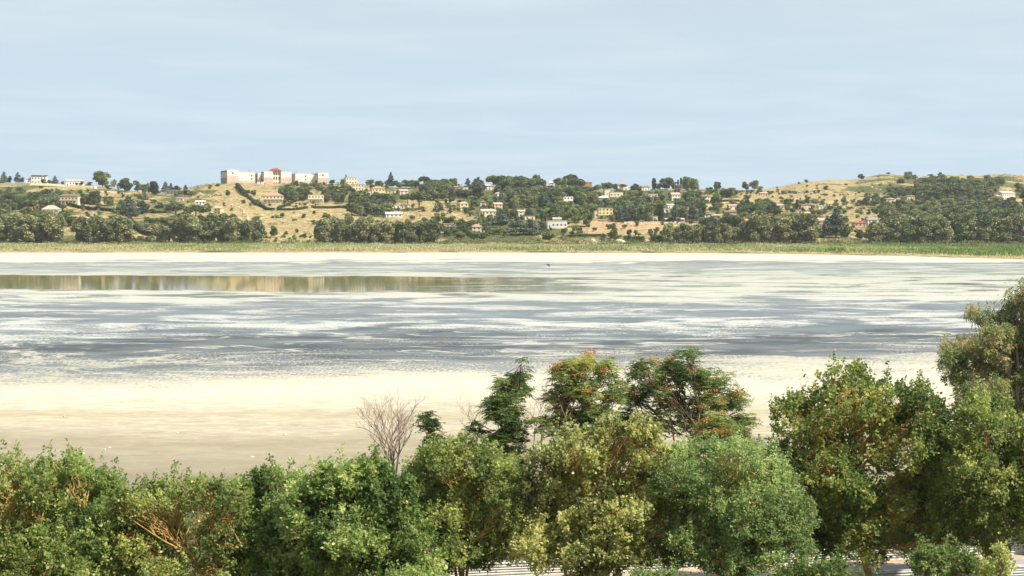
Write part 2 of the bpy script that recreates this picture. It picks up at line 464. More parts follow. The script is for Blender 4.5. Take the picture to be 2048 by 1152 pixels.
    th = math_(nt, 'ADD', th, math_(nt, 'MULTIPLY', math_(nt, 'SUBTRACT', pool2, pool), -0.06))
    crust = nd(nt, "ShaderNodeMapRange", {"Value": n, 1: math_(nt, 'SUBTRACT', th, 0.035), 2: math_(nt, 'ADD', th, 0.035), 3: 0.0, 4: 1.0}, clamp=True).outputs[0]
    wet = R([(500,(.36,.37,.3)),(523,(.17,.18,.18)),(530,(.25,.27,.26)),(548,(.21,.225,.19)),(552,(.10,.105,.06)),(583,(.10,.105,.07)),(592,(.16,.18,.18)),
             (606,(.17,.195,.21)),(640,(.14,.165,.185)),(664,(.1,.125,.14)),(675,(.05,.06,.068)),(706,(.062,.072,.08)),(722,(.15,.16,.165)),(750,(.28,.285,.27)),(775,(.4,.38,.31)),(960,(.3,.27,.2))])
    ridg = noise_(nt, nd(nt, 'ShaderNodeMapping', {'Vector': pos, 'Scale': (1/55.0, 1/24.0, 1), 'Rotation': (0, 0, -0.1)}).outputs[0], 1.0, 7, 0.6, 1.4)
    foam = nd(nt, 'ShaderNodeMapRange', {'Value': math_(nt, 'ABSOLUTE', math_(nt, 'SUBTRACT', ridg, 0.5)), 1: 0.026, 2: 0.012, 3: 0.0, 4: 1.0}, clamp=True).outputs[0]
    foam = math_(nt, 'MULTIPLY', foam, nd(nt, 'ShaderNodeMapRange', {'Value': n1, 1: 0.42, 2: 0.52}, clamp=True).outputs[0])
    crust = math_(nt, 'MAXIMUM', crust, math_(nt, 'MULTIPLY', foam, math_(nt, 'SUBTRACT', 1.0, pool)))
    mpc = noise_(nt, nd(nt, "ShaderNodeMapping", {"Vector": pos, "Scale": (1/22.0, 1/13.0, 1)}).outputs[0], 1.0, 9, 0.7, 0.5)
    wet = mix_(nt, nd(nt, "ShaderNodeMapRange", {"Value": mpc, 1: 0.42, 2: 0.58}, clamp=True).outputs[0], wet, mix_(nt, 0.25, wet, (.42,.46,.45)))
    wet = mix_(nt, pool, wet, (.3,.255,.075))  # golden olive in the base colour strengthens the hills' reflection
    crc = R([(500,(.74,.70,.55)),(508,(.7,.69,.6)),(524,(.64,.63,.55)),(530,(.5,.53,.50)),(550,(.52,.545,.49)),(592,(.58,.59,.53)),(610,(.53,.56,.55)),
             (640,(.6,.62,.61)),(660,(.6,.62,.6)),(690,(.5,.51,.48)),(712,(.52,.52,.46)),(745,(.6,.58,.48)),(775,(.74,.71,.60)),(815,(.70,.655,.52)),
             (830,(.57,.505,.36)),(850,(.67,.61,.47)),(868,(.64,.58,.45)),(888,(.43,.385,.285)),(905,(.47,.42,.315)),(945,(.38,.34,.26)),(960,(.29,.255,.195))])
    bands = noise_(nt, nd(nt, "ShaderNodeMapping", {"Vector": pos, "Scale": (1/3.4, 1/1.7, 1)}).outputs[0], 1.0, 9, 0.7, 0.6)
    nearmix = nd(nt, 'ShaderNodeMapRange', {'Value': Y, 1: 175.0, 2: 260.0, 3: 0.75, 4: 0.2}, clamp=True).outputs[0]
    fb = nd(nt, "ShaderNodeMapRange", {"Value": bands, 1: 0.34, 2: 0.64, 3: 0.0, 4: 1.0}, clamp=True).outputs[0]
    crc = mix_(nt, math_(nt, 'MULTIPLY', math_(nt, 'SUBTRACT', 1.0, fb), nearmix), crc, (.33,.28,.19))
    mot = noise_(nt, nd(nt, 'ShaderNodeMapping', {'Vector': pos, 'Scale': (1/9.0, 1/5.0, 1)}).outputs[0], 1.0, 10, 0.75, 0.8)
    fm = nd(nt, 'ShaderNodeMapRange', {'Value': mot, 1: 0.44, 2: 0.58, 3: 0.0, 4: 1.0}, clamp=True).outputs[0]
    nb = nd(nt, 'ShaderNodeMapRange', {'Value': Y, 1: 215.0, 2: 165.0, 3: 0.1, 4: 0.5}, clamp=True).outputs[0]
    crc = mix_(nt, math_(nt, 'MULTIPLY', fm, nb), crc, mix_(nt, 0.5, crc, (.26,.235,.18)))
    cl = noise_(nt, nd(nt, 'ShaderNodeMapping', {'Vector': pos, 'Scale': (1/2.2, 1/1.1, 1)}).outputs[0], 1.0, 6, 0.8, 0.3)
    fc = nd(nt, 'ShaderNodeMapRange', {'Value': cl, 1: 0.6, 2: 0.66, 3: 0.0, 4: 0.75}, clamp=True).outputs[0]
    crc = mix_(nt, math_(nt, 'MULTIPLY', fc, nb), crc, (.2,.18,.13))
    thin = noise_(nt, nd(nt, "ShaderNodeMapping", {"Vector": pos, "Scale": (1/260.0, 1/16.0, 1)}).outputs[0], 1.0, 4, 0.6, 0.2)
    ft = nd(nt, "ShaderNodeMapRange", {"Value": thin, 1: 0.60, 2: 0.66, 3: 0.0, 4: 0.45}, clamp=True).outputs[0]
    farm = nd(nt, "ShaderNodeMapRange", {"Value": Y, 1: 850.0, 2: 960.0}, clamp=True).outputs[0]
    crc = mix_(nt, math_(nt, 'MULTIPLY', ft, farm), crc, (.42,.4,.33))
    col = mix_(nt, crust, wet, crc)
    col = mix_(nt, 1.0, col, (LAKE_K,)*3); col.node.blend_type = 'MULTIPLY'
    rough = math_(nt, 'MULTIPLY_ADD', crust, 0.45, 0.42)
    poolw = math_(nt, 'MULTIPLY', pool, math_(nt, 'SUBTRACT', 1.0, crust))
    pw2 = math_(nt, 'MULTIPLY', math_(nt, 'MULTIPLY', pool2, 0.85), math_(nt, 'SUBTRACT', 1.0, crust))
    pw = math_(nt, 'MAXIMUM', poolw, pw2)
    rough = math_(nt, 'SUBTRACT', rough, math_(nt, 'MULTIPLY', pw, 0.372))
    spec = math_(nt, 'MULTIPLY_ADD', math_(nt, 'SUBTRACT', 1.0, crust), 0.08, 0.05)
    spec = math_(nt, 'MULTIPLY_ADD', pw, 0.35, spec)
    rip = noise_(nt, nd(nt, "ShaderNodeMapping", {"Vector": pos, "Scale": (0.25, 0.9, 1)}).outputs[0], 1.0, 3, 0.5)
    hgt = math_(nt, 'ADD', math_(nt, 'MULTIPLY', bands, 0.06), math_(nt, 'MULTIPLY', fine, 0.05))
    bp = nd(nt, "ShaderNodeBump", {"Strength": math_(nt, 'MULTIPLY', crust, 0.5), "Distance": 1.0, "Height": hgt})
    principled(nt, out, col, rough, spec, bp.outputs[0])
    return m
LAKE = lake_mat()
def lake_sheet(name, y0, y1, nx=70, ny=60):
    xs = np.linspace(-1, 1, nx)
    Yg, A = np.meshgrid(np.linspace(y0, y1, ny), xs, indexing='ij')
    X = A*(260 + Yg*0.75)
    Z = -0.02 + 0*X
    Z = np.where(Yg < 236, Z + (236-np.maximum(Yg, 150))/90*0.35, Z)
    Z = np.where(Yg < 150, Z - (150-Yg)*0.05, Z)
    V = np.stack([X, Yg, Z], -1).reshape(-1, 3)
    i = np.arange(ny-1)[:, None]*nx + np.arange(nx-1)[None]
    Fa = np.stack([i, i+1, i+nx+1, i+nx], -1).reshape(-1, 4)
    tag(link(name, np_mesh(name, V, Fa, LAKE)), kind="structure")
lake_sheet("sand_beach", 134.0, 236.0, 60, 52)
lake_sheet("lake_water", 236.0, 930.0)
lake_sheet("salt_flat", 930.0, 1230.0)

# ------------------------------------------------------------------ near ground: bank, track, slope up to the viewpoint
ZG = 1.0
def near_ground():
    ys = np.concatenate([np.linspace(-60, 94, 40), np.linspace(96, 160, 60)])
    xs = np.linspace(-260, 260, 180)
    Yg, X = np.meshgrid(ys, xs, indexing='ij')
    Z = np.where(Yg < 88, ZG + (88-Yg)*0.243, ZG)
    Z = np.minimum(Z, 22.2)
    Z = np.where(Yg > 128, ZG - (Yg-128)/30*1.9, Z)
    Z = Z + (vnoise(X/6, Yg/6, 3)-0.5)*0.35*np.where((Yg > 92) & (Yg < 116), 0.15, 1.0)
    V = np.stack([X, Yg, Z], -1).reshape(-1, 3)
    ny, nx = Yg.shape
    i = np.arange(ny-1)[:, None]*nx + np.arange(nx-1)[None]
    Fa = np.stack([i, i+1, i+nx+1, i+nx], -1).reshape(-1, 4)
    m, nt, out = new_mat("bank_grass_and_litter")
    g = nd(nt, "ShaderNodeNewGeometry")
    n = noise_(nt, g.outputs["Position"], 0.8, 8, 0.7)
    c = ramp(nt, n, [(0.3, (0.03, 0.03, 0.015)), (0.5, (0.09, 0.085, 0.04)), (0.62, (0.17, 0.14, 0.075)), (0.8, (0.3, 0.25, 0.15))])
    bp = nd(nt, "ShaderNodeBump", {"Strength": 0.8, "Distance": 0.1, "Height": n})
    principled(nt, out, c, 0.95, 0.05, bp.outputs[0])
    tag(link("near_ground", np_mesh("near_ground", V, Fa, m, smooth=True)), kind="structure")
near_ground()
# wide base ground so that the place goes on to the horizon outside the view
bg = MB(); bg.add([(-14000,-4000,-1.5),(14000,-4000,-1.5),(14000,15000,-1.5),(-14000,15000,-1.5)], [(0,1,2,3)])
tag(bg.build("surrounding_ground", plain("surrounding_dry_land", (0.3,0.25,0.14), 0.95, 0.05, 0.3, 0.01)), kind="structure")

# track: runs parallel to the guard rails
def rail_pt(s, off=0.0):
    """point along the far guard rail line; off = metres towards the viewer"""
    d = Vector((34.0, 6.7, 0)).normalized(); nrm = Vector((d.y, -d.x, 0))
    p = Vector((-5.5, 102.6, 0)) + d*s + nrm*off
    return p
RAILA = math.atan2(6.7, 34.0)
def strip(name, o0, o1, z, mat):
    mb = MB(); vs = []; fs = []
    for k in range(41):
        a = rail_pt(-100+5*k, o0); b = rail_pt(-100+5*k, o1)
        vs += [(a.x, a.y, z), (b.x, b.y, z)]
        if k: fs.append((2*k-2, 2*k-1, 2*k+1, 2*k))
    mb.add(vs, fs)
    return tag(mb.build(name, mat), kind="structure")
strip("track_asphalt", 1.2, 6.6, ZG+0.10, plain("asphalt_pale_grey", (0.36,0.33,0.31), 0.9, 0.15, 0.2, 1.5))
strip("sand_verge", -0.8, 1.2, ZG+0.106, plain("sandy_verge", (0.5,0.38,0.26), 0.95, 0.05, 0.2, 1.2))
strip("track_edge_line", 1.45, 1.57, ZG+0.112, plain("white_road_paint", (0.75,0.75,0.72), 0.8, 0.2, 0.1, 2.0))

GALV = None
def galv():
    m, nt, out = new_mat("galvanised_steel")
    g = nd(nt, "ShaderNodeNewGeometry")
    n = noise_(nt, g.outputs["Position"], 1.4, 6, 0.65)
    c = ramp(nt, n, [(0.3, (0.5, 0.5, 0.49)), (0.5, (0.7, 0.71, 0.68)), (0.7, (0.8, 0.8, 0.77))])
    b = principled(nt, out, c, 0.45, 0.5); b.inputs["Metallic"].default_value = 0.1
    return m
GALV = galv()
def wbeam(L=3.96, h=0.31):
    prof = [(0.0, 0), (0.012, .0), (0.085, .05), (0.085, .09), (0.0, .14), (0.0, .17), (0.085, .22), (0.085, .26), (0.012, .31), (0.0, .31)]
    mb = MB(); vs = []; fs = []
    t = 0.006
    P = [(y, z) for (y, z) in prof]
    n = len(P)
    for x in (0, L):
        for (y, z) in P: vs.append((x, -y, z))
        for (y, z) in P: vs.append((x, -y+t+0.01, z))
    for k in range(n-1):
        fs.append((k, k+2*n, k+1+2*n, k+1))
        fs.append((n+k, n+k+1, 3*n+k+1, 3*n+k))
    mb.add(vs, fs)
    # splice bolts
    for x in (0.08, 0.16, L-0.16, L-0.08):
        for z in (.07, .24): mb.box(x-.015, x+.015, -.105, -.085, z-.015, z+.015)
    return mb.mesh("beam", GALV)
def guardrail(label, off, s0, n, rows, ztop, postmat):
    p0 = rail_pt(s0, off)
    root = empty("guardrail", (p0.x, p0.y, ZG), RAILA, label, "guardrail")
    beam = wbeam(); post = MB().box(-.06, .06, 0.02, .14, -0.4, ztop-ZG+0.02).box(-.1,.1,-.004,.02,0.1,ztop-ZG-0.05).mesh("post", postmat)
    cap = MB().box(0, 3.99, -0.02, 0.1, 0, 0.035).mesh("top_rail", GALV)
    for k in range(n):
        link("post", post, root, (k*4.0, 0.0, 0))
        for r_ in range(rows):
            link("beam", beam, root, (k*4.0+0.02, rnd.uniform(-.01,.01), ztop-ZG-0.05-0.335*(r_+1)), rnd.uniform(-.002,.002))
        link("top_rail", cap, root, (k*4.0, 0, ztop-ZG-0.035))
guardrail("triple-height galvanised steel guardrail along the far side of the track, seen under the tree crowns", 0.0, -52, 32, 3, 2.1, GALV)
guardrail("lower near guardrail on the viewer's side of the track, only its pale top edge showing", 7.0, -20, 22, 2, 2.0, GALV)

TRK = plain("dusty_track", (.52,.42,.27), .95, .05, .12, .3)
def track(pts, w):
    W3 = []
    for (a, b) in zip(pts[:-1], pts[1:]):
        A = hit(*a); B = hit(*b); n = max(1, int(math.dist(A, B)/5))
        for i in range(n): W3.append((A[0]+(B[0]-A[0])*i/n + 2*math.sin(len(W3)*.7)*.5, A[1]+(B[1]-A[1])*i/n))
    vs = []; fs = []
    for i, p in enumerate(W3):
        q = W3[min(i+1, len(W3)-1)]; r = W3[max(i-1, 0)]
        d = Vector((q[0]-r[0], q[1]-r[1], 0)).normalized(); nn = Vector((-d.y, d.x, 0))*w/2*(1+.3*math.sin(i*.5))
        for sg in (-1, 0, 1):
            x, y = p[0]+nn.x*sg, p[1]+nn.y*sg
            vs.append((x, y, float(terrain_z(x, y))+.35))
        if i:
            k = 3*i; fs += [(k-3, k-2, k+1, k), (k-2, k-1, k+2, k+1)]
    tag(MB().add(vs, fs).build("dirt_track", TRK), kind="structure")
track([(398,386),(430,398),(462,408),(492,428),(520,462)], 2.2)
track([(545,438),(590,446),(625,454),(655,460)], 1.8)
track([(1560,396),(1610,394),(1660,398),(1730,404)], 2.0)
track([(1470,420),(1530,410),(1590,403),(1640,405)], 2.0)
track([(1660,366),(1700,370),(1740,372),(1770,380)], 1.8)
track([(170,426),(176,446),(190,462),(196,474)], 2.2)
track([(860,412),(890,424),(915,434),(935,446)], 2.0)
# ------------------------------------------------------------------ foliage generators
def unit(v):
    return v/np.maximum(np.linalg.norm(v, axis=-1, keepdims=True), 1e-9)
def leaf_quads(C, D, L, W, r_, fold=0.25):
    """C base points, D leaf directions, L lengths, W half widths -> verts, quads"""
    n = len(C)
    rv = r_.normal(size=(n, 3))
    S = unit(np.cross(D, rv))                 # side
    N = np.cross(D, S)
    L = np.broadcast_to(np.asarray(L, float), (n,))[:, None]; W = np.broadcast_to(np.asarray(W, float), (n,))[:, None]
    mid = C + D*L*0.45
    a = C; b = mid + S*W + N*W*fold; c = C + D*L; d = mid - S*W + N*W*fold
    V = np.stack([a, b, c, d], 1).reshape(-1, 3)
    Fa = np.arange(4*n).reshape(n, 4)
    return V, Fa
def crown_mesh(name, C, D, L, W, tint, mat, r_, fold=0.25):
    V, Fa = leaf_quads(C, D, L, W, r_, fold)
    return np_mesh(name, V, Fa, mat, {"tint": ('FACE', np.clip(tint, 0, 1))})
def sprigs(r_, P, Dr, ln, k, rad, droop=0.0, spread=0.9):
    """leaves along short shoots. returns C, D, shoot index"""
    n = len(P)
    idx = np.repeat(np.arange(n), k)
    t = r_.random(n*k)**0.8
    Lr = np.broadcast_to(np.asarray(ln, float), (n,))[idx][:, None]
    C = P[idx] + Dr[idx]*Lr*t[:, None] + r_.normal(size=(n*k, 3))*(rad*(1.15-0.6*t))[:, None]
    D = unit(Dr[idx]*0.6 + r_.normal(size=(n*k, 3))*spread + np.array([0, 0, -droop]))
    return C, D, idx
def shell_pts(r_, lobes, n, inner=0.55, bottom=-0.75):
    """points in the outer part of ellipsoid lobes (cx,cy,cz,rx,ry,rz); those deep inside another lobe are dropped"""
    L = np.array(lobes, float)
    w = (L[:,3]*L[:,4])**0.5*L[:,5]; w = (L[:,3]*L[:,5] + L[:,4]*L[:,5] + L[:,3]*L[:,4]); w /= w.sum()
    li = r_.choice(len(L), size=int(n*1.6), p=w)
    d = unit(r_.normal(size=(len(li), 3)))
    keep = d[:, 2] > bottom + r_.random(len(li))*0.3
    li, d = li[keep], d[keep]
    rr = inner + (1-inner)*r_.random(len(li))**0.6
    P = L[li, :3] + d*L[li, 3:6]*rr[:, None]
    bad = np.zeros(len(P), bool)
    for k in range(len(L)):
        q = (P - L[k, :3])/L[k, 3:6]
        bad |= ((q**2).sum(1) < 0.25) & (li != k)
    P, d, li = P[~bad], d[~bad], li[~bad]
    nrm = unit(d/L[li, 3:6])
    return P[:n], nrm[:n], li[:n]

def curve_pts(a, b, r_, n=6, sag=0.0, wob=0.08, up=0.25):
    a = np.array(a, float); b = np.array(b, float)
    ln = np.linalg.norm(b-a)
    t = np.linspace(0, 1, n)[:, None]
    ctrl = (a+b)/2 + np.array([0, 0, ln*up]) * np.array([0, 0, 1.0])
    ctrl[:2] = a[:2]*0.55 + b[:2]*0.45
    p = a*(1-t)**2 + 2*ctrl*t*(1-t) + b*t**2
    w = r_.normal(size=(n, 3))*ln*wob*0.35; w[0] = 0; w[-1] = 0
    return p + w
# ------------------------------------------------------------------ foreground trees
def fg_tree(name, label, x, Y, lobes_px, shoots, leaves, leafL, leafW, mat, bark, group=None, trunk_r=0.16, seed=1, shoot_len=(0.5, 1.1),
            rad=0.16, droop=0.0, up=0.7, trunk_x=None, stems=1, twig_share=0.5, tint0=0.5, tintvar=0.16, inner=0.55, accent=0.0, frond=False, zg=None, spike=0.09,
            patches=0.22, limb_k=1.0, cat="tree"):
    r_ = np.random.default_rng(seed)
    if not frond: leafL *= 1.15; leafW *= 1.4; leaves = int(leaves*.8); rad *= .85
    zg = ZG-0.1 if zg is None else zg
    tx = x if trunk_x is None else trunk_x
    if 90 < Y < 107: Y = Y-3.2
    bx = (tx-1024)/F*Y
    root = empty(name, (bx, Y, zg), 0, label, cat, group)
    k = Y/F
    low = 0 if frond or seed > 20 else (24 if seed in (3, 4, 5, 6, 7) else 12)
    lobes = []
    for l in lobes_px:
        lx, ly, rx, ry = l[:4]; dy = l[4] if len(l) > 4 else r_.uniform(-1.2, 1.2)
        X_, Y_, Z_ = at(lx, ly+low, Y+dy)
        R1, R2 = rx*k, ry*k
        lobes.append((X_-bx, dy, Z_-zg, R1, (R1*0.9+R2*0.3) if R1 < 4 else 3.6, R2))
    # uneven outline: small boughs budding from the big lobes
    buds = []
    for l in lobes:
        for q in range(5):
            d = unit(r_.normal(size=3)*np.array([1, .7, 1])+np.array([0, 0, .35]))
            f = r_.uniform(.32, .5)
            buds.append((l[0]+d[0]*l[3]*.92, l[1]+d[1]*l[4]*.9, l[2]+d[2]*l[5]*.92, l[3]*f, l[4]*f, l[5]*f))
    main = len(lobes)
    if not frond: lobes_all = [(l[0], l[1], l[2], l[3]*.93, l[4]*.93, l[5]*.93) for l in lobes] + buds
    else: lobes_all = lobes
    P, N, li = shell_pts(r_, lobes_all, int(shoots*(1.12 if not frond else 1)), inner)
    li = np.where(li >= main, (li-main)//5, li)
    n = len(P)
    upv = np.array([0, 0, 1.0])
    Dr = unit(N*0.75 + upv*up + r_.normal(size=(n, 3))*0.35)
    ln = r_.uniform(*shoot_len, size=n)
    sp = r_.random(n) < spike
    ln = np.where(sp & (N[:, 2] > 0.2), ln*1.7, ln); P = P + np.where((sp & (N[:, 2] > 0.2))[:, None], upv*0.45, 0)
    Dr = np.where((sp & (N[:, 2] > 0.2))[:, None], unit(N*0.3+upv), Dr)
    P = P - Dr*ln[:, None]*0.6
    zmin = np.array([l[2]-l[5] for l in lobes]).min()
    # whole-clump tone: neighbouring shoots share it
    pt = (vnoise(P[:, 0]/1.1+seed*7, P[:, 2]/1.1+P[:, 1]*0.7, seed)-0.5)*2*patches
    if frond:
        C = []; D = []; idx = []; LW = []
        nf = leaves
        for j in range(nf):
            a = r_.uniform(0, 2*math.pi, n); el = r_.uniform(-0.15, 0.8, n)
            fd = np.stack([np.cos(a)*np.cos(el), np.sin(a)*np.cos(el), np.sin(el)], 1)
            side = unit(np.cross(fd, upv))
            FL = r_.uniform(0.45, 0.85, n)
            tip = P + Dr*ln[:, None]
            npair = 6
            for q in range(1, npair+1):
                s_ = q/npair
                b = tip + fd*(FL*s_)[:, None] - upv*(FL*s_*s_*0.38)[:, None]
                for sg in (-1, 1):
                    C.append(b); D.append(unit(side*sg*0.9 + fd*0.45 - upv*0.35 + r_.normal(size=(n, 3))*0.12)); idx.append(np.arange(n))
        C = np.concatenate(C); D = np.concatenate(D); idx = np.concatenate(idx)
    else:
        C, D, idx = sprigs(r_, P, Dr, ln, leaves, rad, droop)
    m = len(C)
    tint = tint0 + pt[idx] + r_.normal(size=n)[idx]*tintvar*0.55 + r_.normal(size=m)*tintvar*0.7
    if accent: tint = np.where(r_.random(m) < accent, 0.97, np.minimum(tint, 0.86))
    Lf = leafL*r_.uniform(0.55, 1.4, m)*(1+.35*(r_.random(n)-.5))[idx]; Wf = leafW*r_.uniform(0.75, 1.2, m)
    me = crown_mesh("crown", C, D, Lf, Wf, tint, mat, r_, 0.3)
    cr_ = link("crown", me, root); tag(cr_, kind="stuff")
    # trunk(s) and limbs
    cx = np.mean([l[0] for l in lobes]); cz = np.mean([l[2] for l in lobes])
    Lw = np.array(lobes)
    topz = float((Lw[:, 2]+Lw[:, 5]*0.3).max())
    for s_ in range(stems):
        ox = r_.normal()*0.25 if stems > 1 else 0; oy = r_.normal()*0.25 if stems > 1 else 0
        tgt = (cx*0.6+ox*5, oy*3, topz*r_.uniform(0.72, 0.9))
        tp = curve_pts((ox, oy, -0.3), tgt, r_, 8, up=0.0, wob=0.07)
        tr = trunk_r*(0.75 if stems > 1 else 1)
        mb = MB().tube(tp, [tr*(1.25-1.0*i/7) if i else tr*1.5 for i in range(8)], 8)
        mb.build("trunk", bark, root, smooth=True)
        mine = [i for i in range(len(lobes)) if i % stems == s_]
        for i in mine:
            l = lobes[i]
            zt = max(min(l[2]-l[5]*0.8, topz*0.6), topz*0.18)
            j = int(np.clip(np.argmin(np.abs(tp[:, 2]-zt)), 1, 6))
            end = (l[0]+r_.normal()*l[3]*0.15, l[1], l[2]+l[5]*0.35)
            lp = curve_pts(tp[j], end, r_, 7, up=-0.06, wob=0.1)
            lr = trunk_r*0.42*limb_k
            MB().tube(lp, [lr*(1-0.8*q/6)+0.012 for q in range(7)], 6).build("limb", bark, root, smooth=True)
            # branchlets from the limb out to the shoots of this lobe
            sel = np.nonzero(li == i)[0]
            sel = sel[r_.random(len(sel)) < twig_share*min(1, 90/max(1, len(sel)))]
            tw = MB()
            # secondary branches
            for q in range(5):
                if len(sel) == 0: break
                a = sel[r_.integers(len(sel))]; b0 = lp[r_.integers(1, 5)]
                bp_ = curve_pts(b0, P[a], r_, 5, up=-0.05, wob=0.14)
                tw.tube(bp_, [0.05*limb_k, 0.04*limb_k, 0.03, 0.022, 0.014], 5, cap=False)
                near_ = sel[np.argsort(((P[sel]-bp_[3])**2).sum(1))[:10]]
                for a2 in near_[:7]:
                    tw.tube(curve_pts(bp_[r_.integers(1, 4)], P[a2]+Dr[a2]*ln[a2]*0.4, r_, 4, up=0.02, wob=0.16), [0.022, 0.018, 0.013, 0.008], 4, cap=False)
            for a in sel[:28]:
                b0 = lp[r_.integers(2, 7)]
                tw.tube(curve_pts(b0, P[a]+Dr[a]*ln[a]*0.5, r_, 5, up=0.03, wob=0.16), [0.03, 0.024, 0.018, 0.013, 0.008], 4, cap=False)
            if tw.v:
                o = tw.build("branch", bark, root)
    return root, lobes, P, Dr, ln, zg, bx

YG = [(0.018,0.035,0.008),(0.05,0.085,0.018),(0.10,0.15,0.032),(0.17,0.22,0.05),(0.30,0.34,0.09)]
M_POPLAR = leaf_mat("leaf_yellow_green", [(0.04,0.06,0.02),(0.10,0.135,0.04),(0.19,0.235,0.07),(0.31,0.35,0.11),(0.6,0.58,0.2)], mul=(1.58, 1.56, 1.6), trans=.6)
M_FRESH = leaf_mat("leaf_fresh_green", [(0.03,0.055,0.018),(0.08,0.13,0.038),(0.155,0.22,0.065),(0.27,0.34,0.11),(0.5,0.54,0.2)], mul=(1.58, 1.56, 1.6), trans=.6)
M_GREYG = leaf_mat("leaf_soft_green", [(0.035,0.065,0.024),(0.085,0.135,0.048),(0.16,0.225,0.08),(0.25,0.32,0.12),(0.42,0.47,0.2)], mul=(1.58, 1.56, 1.6), trans=.6)
M_CATKIN = leaf_mat("leaf_yellow_tipped", [(0.045,0.06,0.02),(0.13,0.15,0.05),(0.26,0.28,0.09),(0.44,0.44,0.15),(0.72,0.7,0.32)], mul=(1.58, 1.56, 1.6), trans=.6)
M_DARK = leaf_mat("leaf_deep_green", [(0.018,0.036,0.011),(0.045,0.08,0.022),(0.09,0.14,0.04),(0.16,0.21,0.065),(0.27,0.3,0.11)], mul=(1.58, 1.56, 1.6), trans=.6)
M_OLIVE = leaf_mat("leaf_olive_ochre", [(0.03,0.055,0.018),(0.08,0.125,0.036),(0.155,0.205,0.06),(0.27,0.3,0.085),(0.5,0.42,0.13)], mul=(1.58, 1.56, 1.6), trans=.6)
M_EUC = leaf_mat("leaf_eucalyptus_rusty", [(0.035,0.06,0.025),(0.1,0.135,0.05),(0.17,0.215,0.085),(0.27,0.29,0.12),(0.4,0.31,0.16)], mul=(1.58, 1.56, 1.6), trans=.6)
M_SEED = leaf_mat("seed_clusters_rust", [(0.3,0.1,0.03),(0.5,0.2,0.06),(0.62,0.32,0.1)], trans=0.3)
# ------------------------------------------------------------------ houses on the far slope
HOUSES = []
LAND = []                         # (x, y, phrase) landmarks for telling the trees apart
WALLC = dict(cream=(.78,.70,.50), yellow=(.78,.67,.36), white=(.80,.78,.72), pink=(.76,.60,.52), orange=(.74,.56,.34), salmon=(.70,.45,.33), grey=(.5,.46,.42), beige=(.62,.52,.38), brick=(.48,.22,.13))
ROOFC = dict(terracotta=(.5,.3,.22), red=(.42,.12,.09), brown=(.27,.17,.12), pale=(.58,.44,.34), pinkish=(.6,.45,.37), grey=(.3,.29,.28), white=(.78,.75,.7), dark=(.06,.06,.065))
WM = {k: plain("wall_"+k, v, .9, .1, .08, .35) for k, v in WALLC.items()}
def roof_mat(name, col):
    m, nt, out = new_mat("roof_"+name)
    tcn = nd(nt, "ShaderNodeTexCoord"); 
    w = nd(nt, "ShaderNodeTexWave", {"Vector": tcn.outputs["Object"], "Scale": 3.0, "Distortion": .6, "Detail": 2.0})
    n = noise_(nt, tcn.outputs["Object"], .5, 5, .7)
    f = math_(nt, 'ADD', math_(nt, 'MULTIPLY', w.outputs[1], .35), math_(nt, 'MULTIPLY', n, .65))
    c = ramp(nt, f, [(.25, tuple(x*.7 for x in col)), (.75, tuple(min(1, x*1.2) for x in col))])
    bp = nd(nt, "ShaderNodeBump", {"Strength": .6, "Distance": .1, "Height": w.outputs[1]})
    principled(nt, out, c, .9, .1, bp.outputs[0]); return m
RM = {k: roof_mat(k, v) for k, v in ROOFC.items()}
GLASS = plain("window_dark_glass", (.035,.04,.045), .25, .5, .1)
FRAME = plain("window_frame_pale", (.6,.56,.5), .7, .2)
SHUT = plain("shutter_brown", (.16,.09,.05), .7, .2)
DOORM = plain("door_brown", (.13,.08,.05), .7, .2)
def win_meshes(w, h, key, cache={}):
    if key not in cache:
        f = MB(); t = .12
        f.box(-w/2-t, w/2+t, -.10, .06, -t, 0).box(-w/2-t, w/2+t, -.06, .06, h, h+t).box(-w/2-t, -w/2, -.06, .06, 0, h).box(w/2, w/2+t, -.06, .06, 0, h)
        p = MB().box(-w/2, w/2, -.03, .03, 0, h)
        cache[key] = (f.mesh("window", FRAME), p.mesh("pane", GLASS))
    return cache[key]
def put_window(parent, x, z, y, w=1.5, h=1.7, rz=0.0, key=None):
    fm, pm = win_meshes(w, h, key or (w, h))
    f = link("window", fm, parent, (x, y, z), rz); link("pane", pm, f, (0, 0, 0)); return f

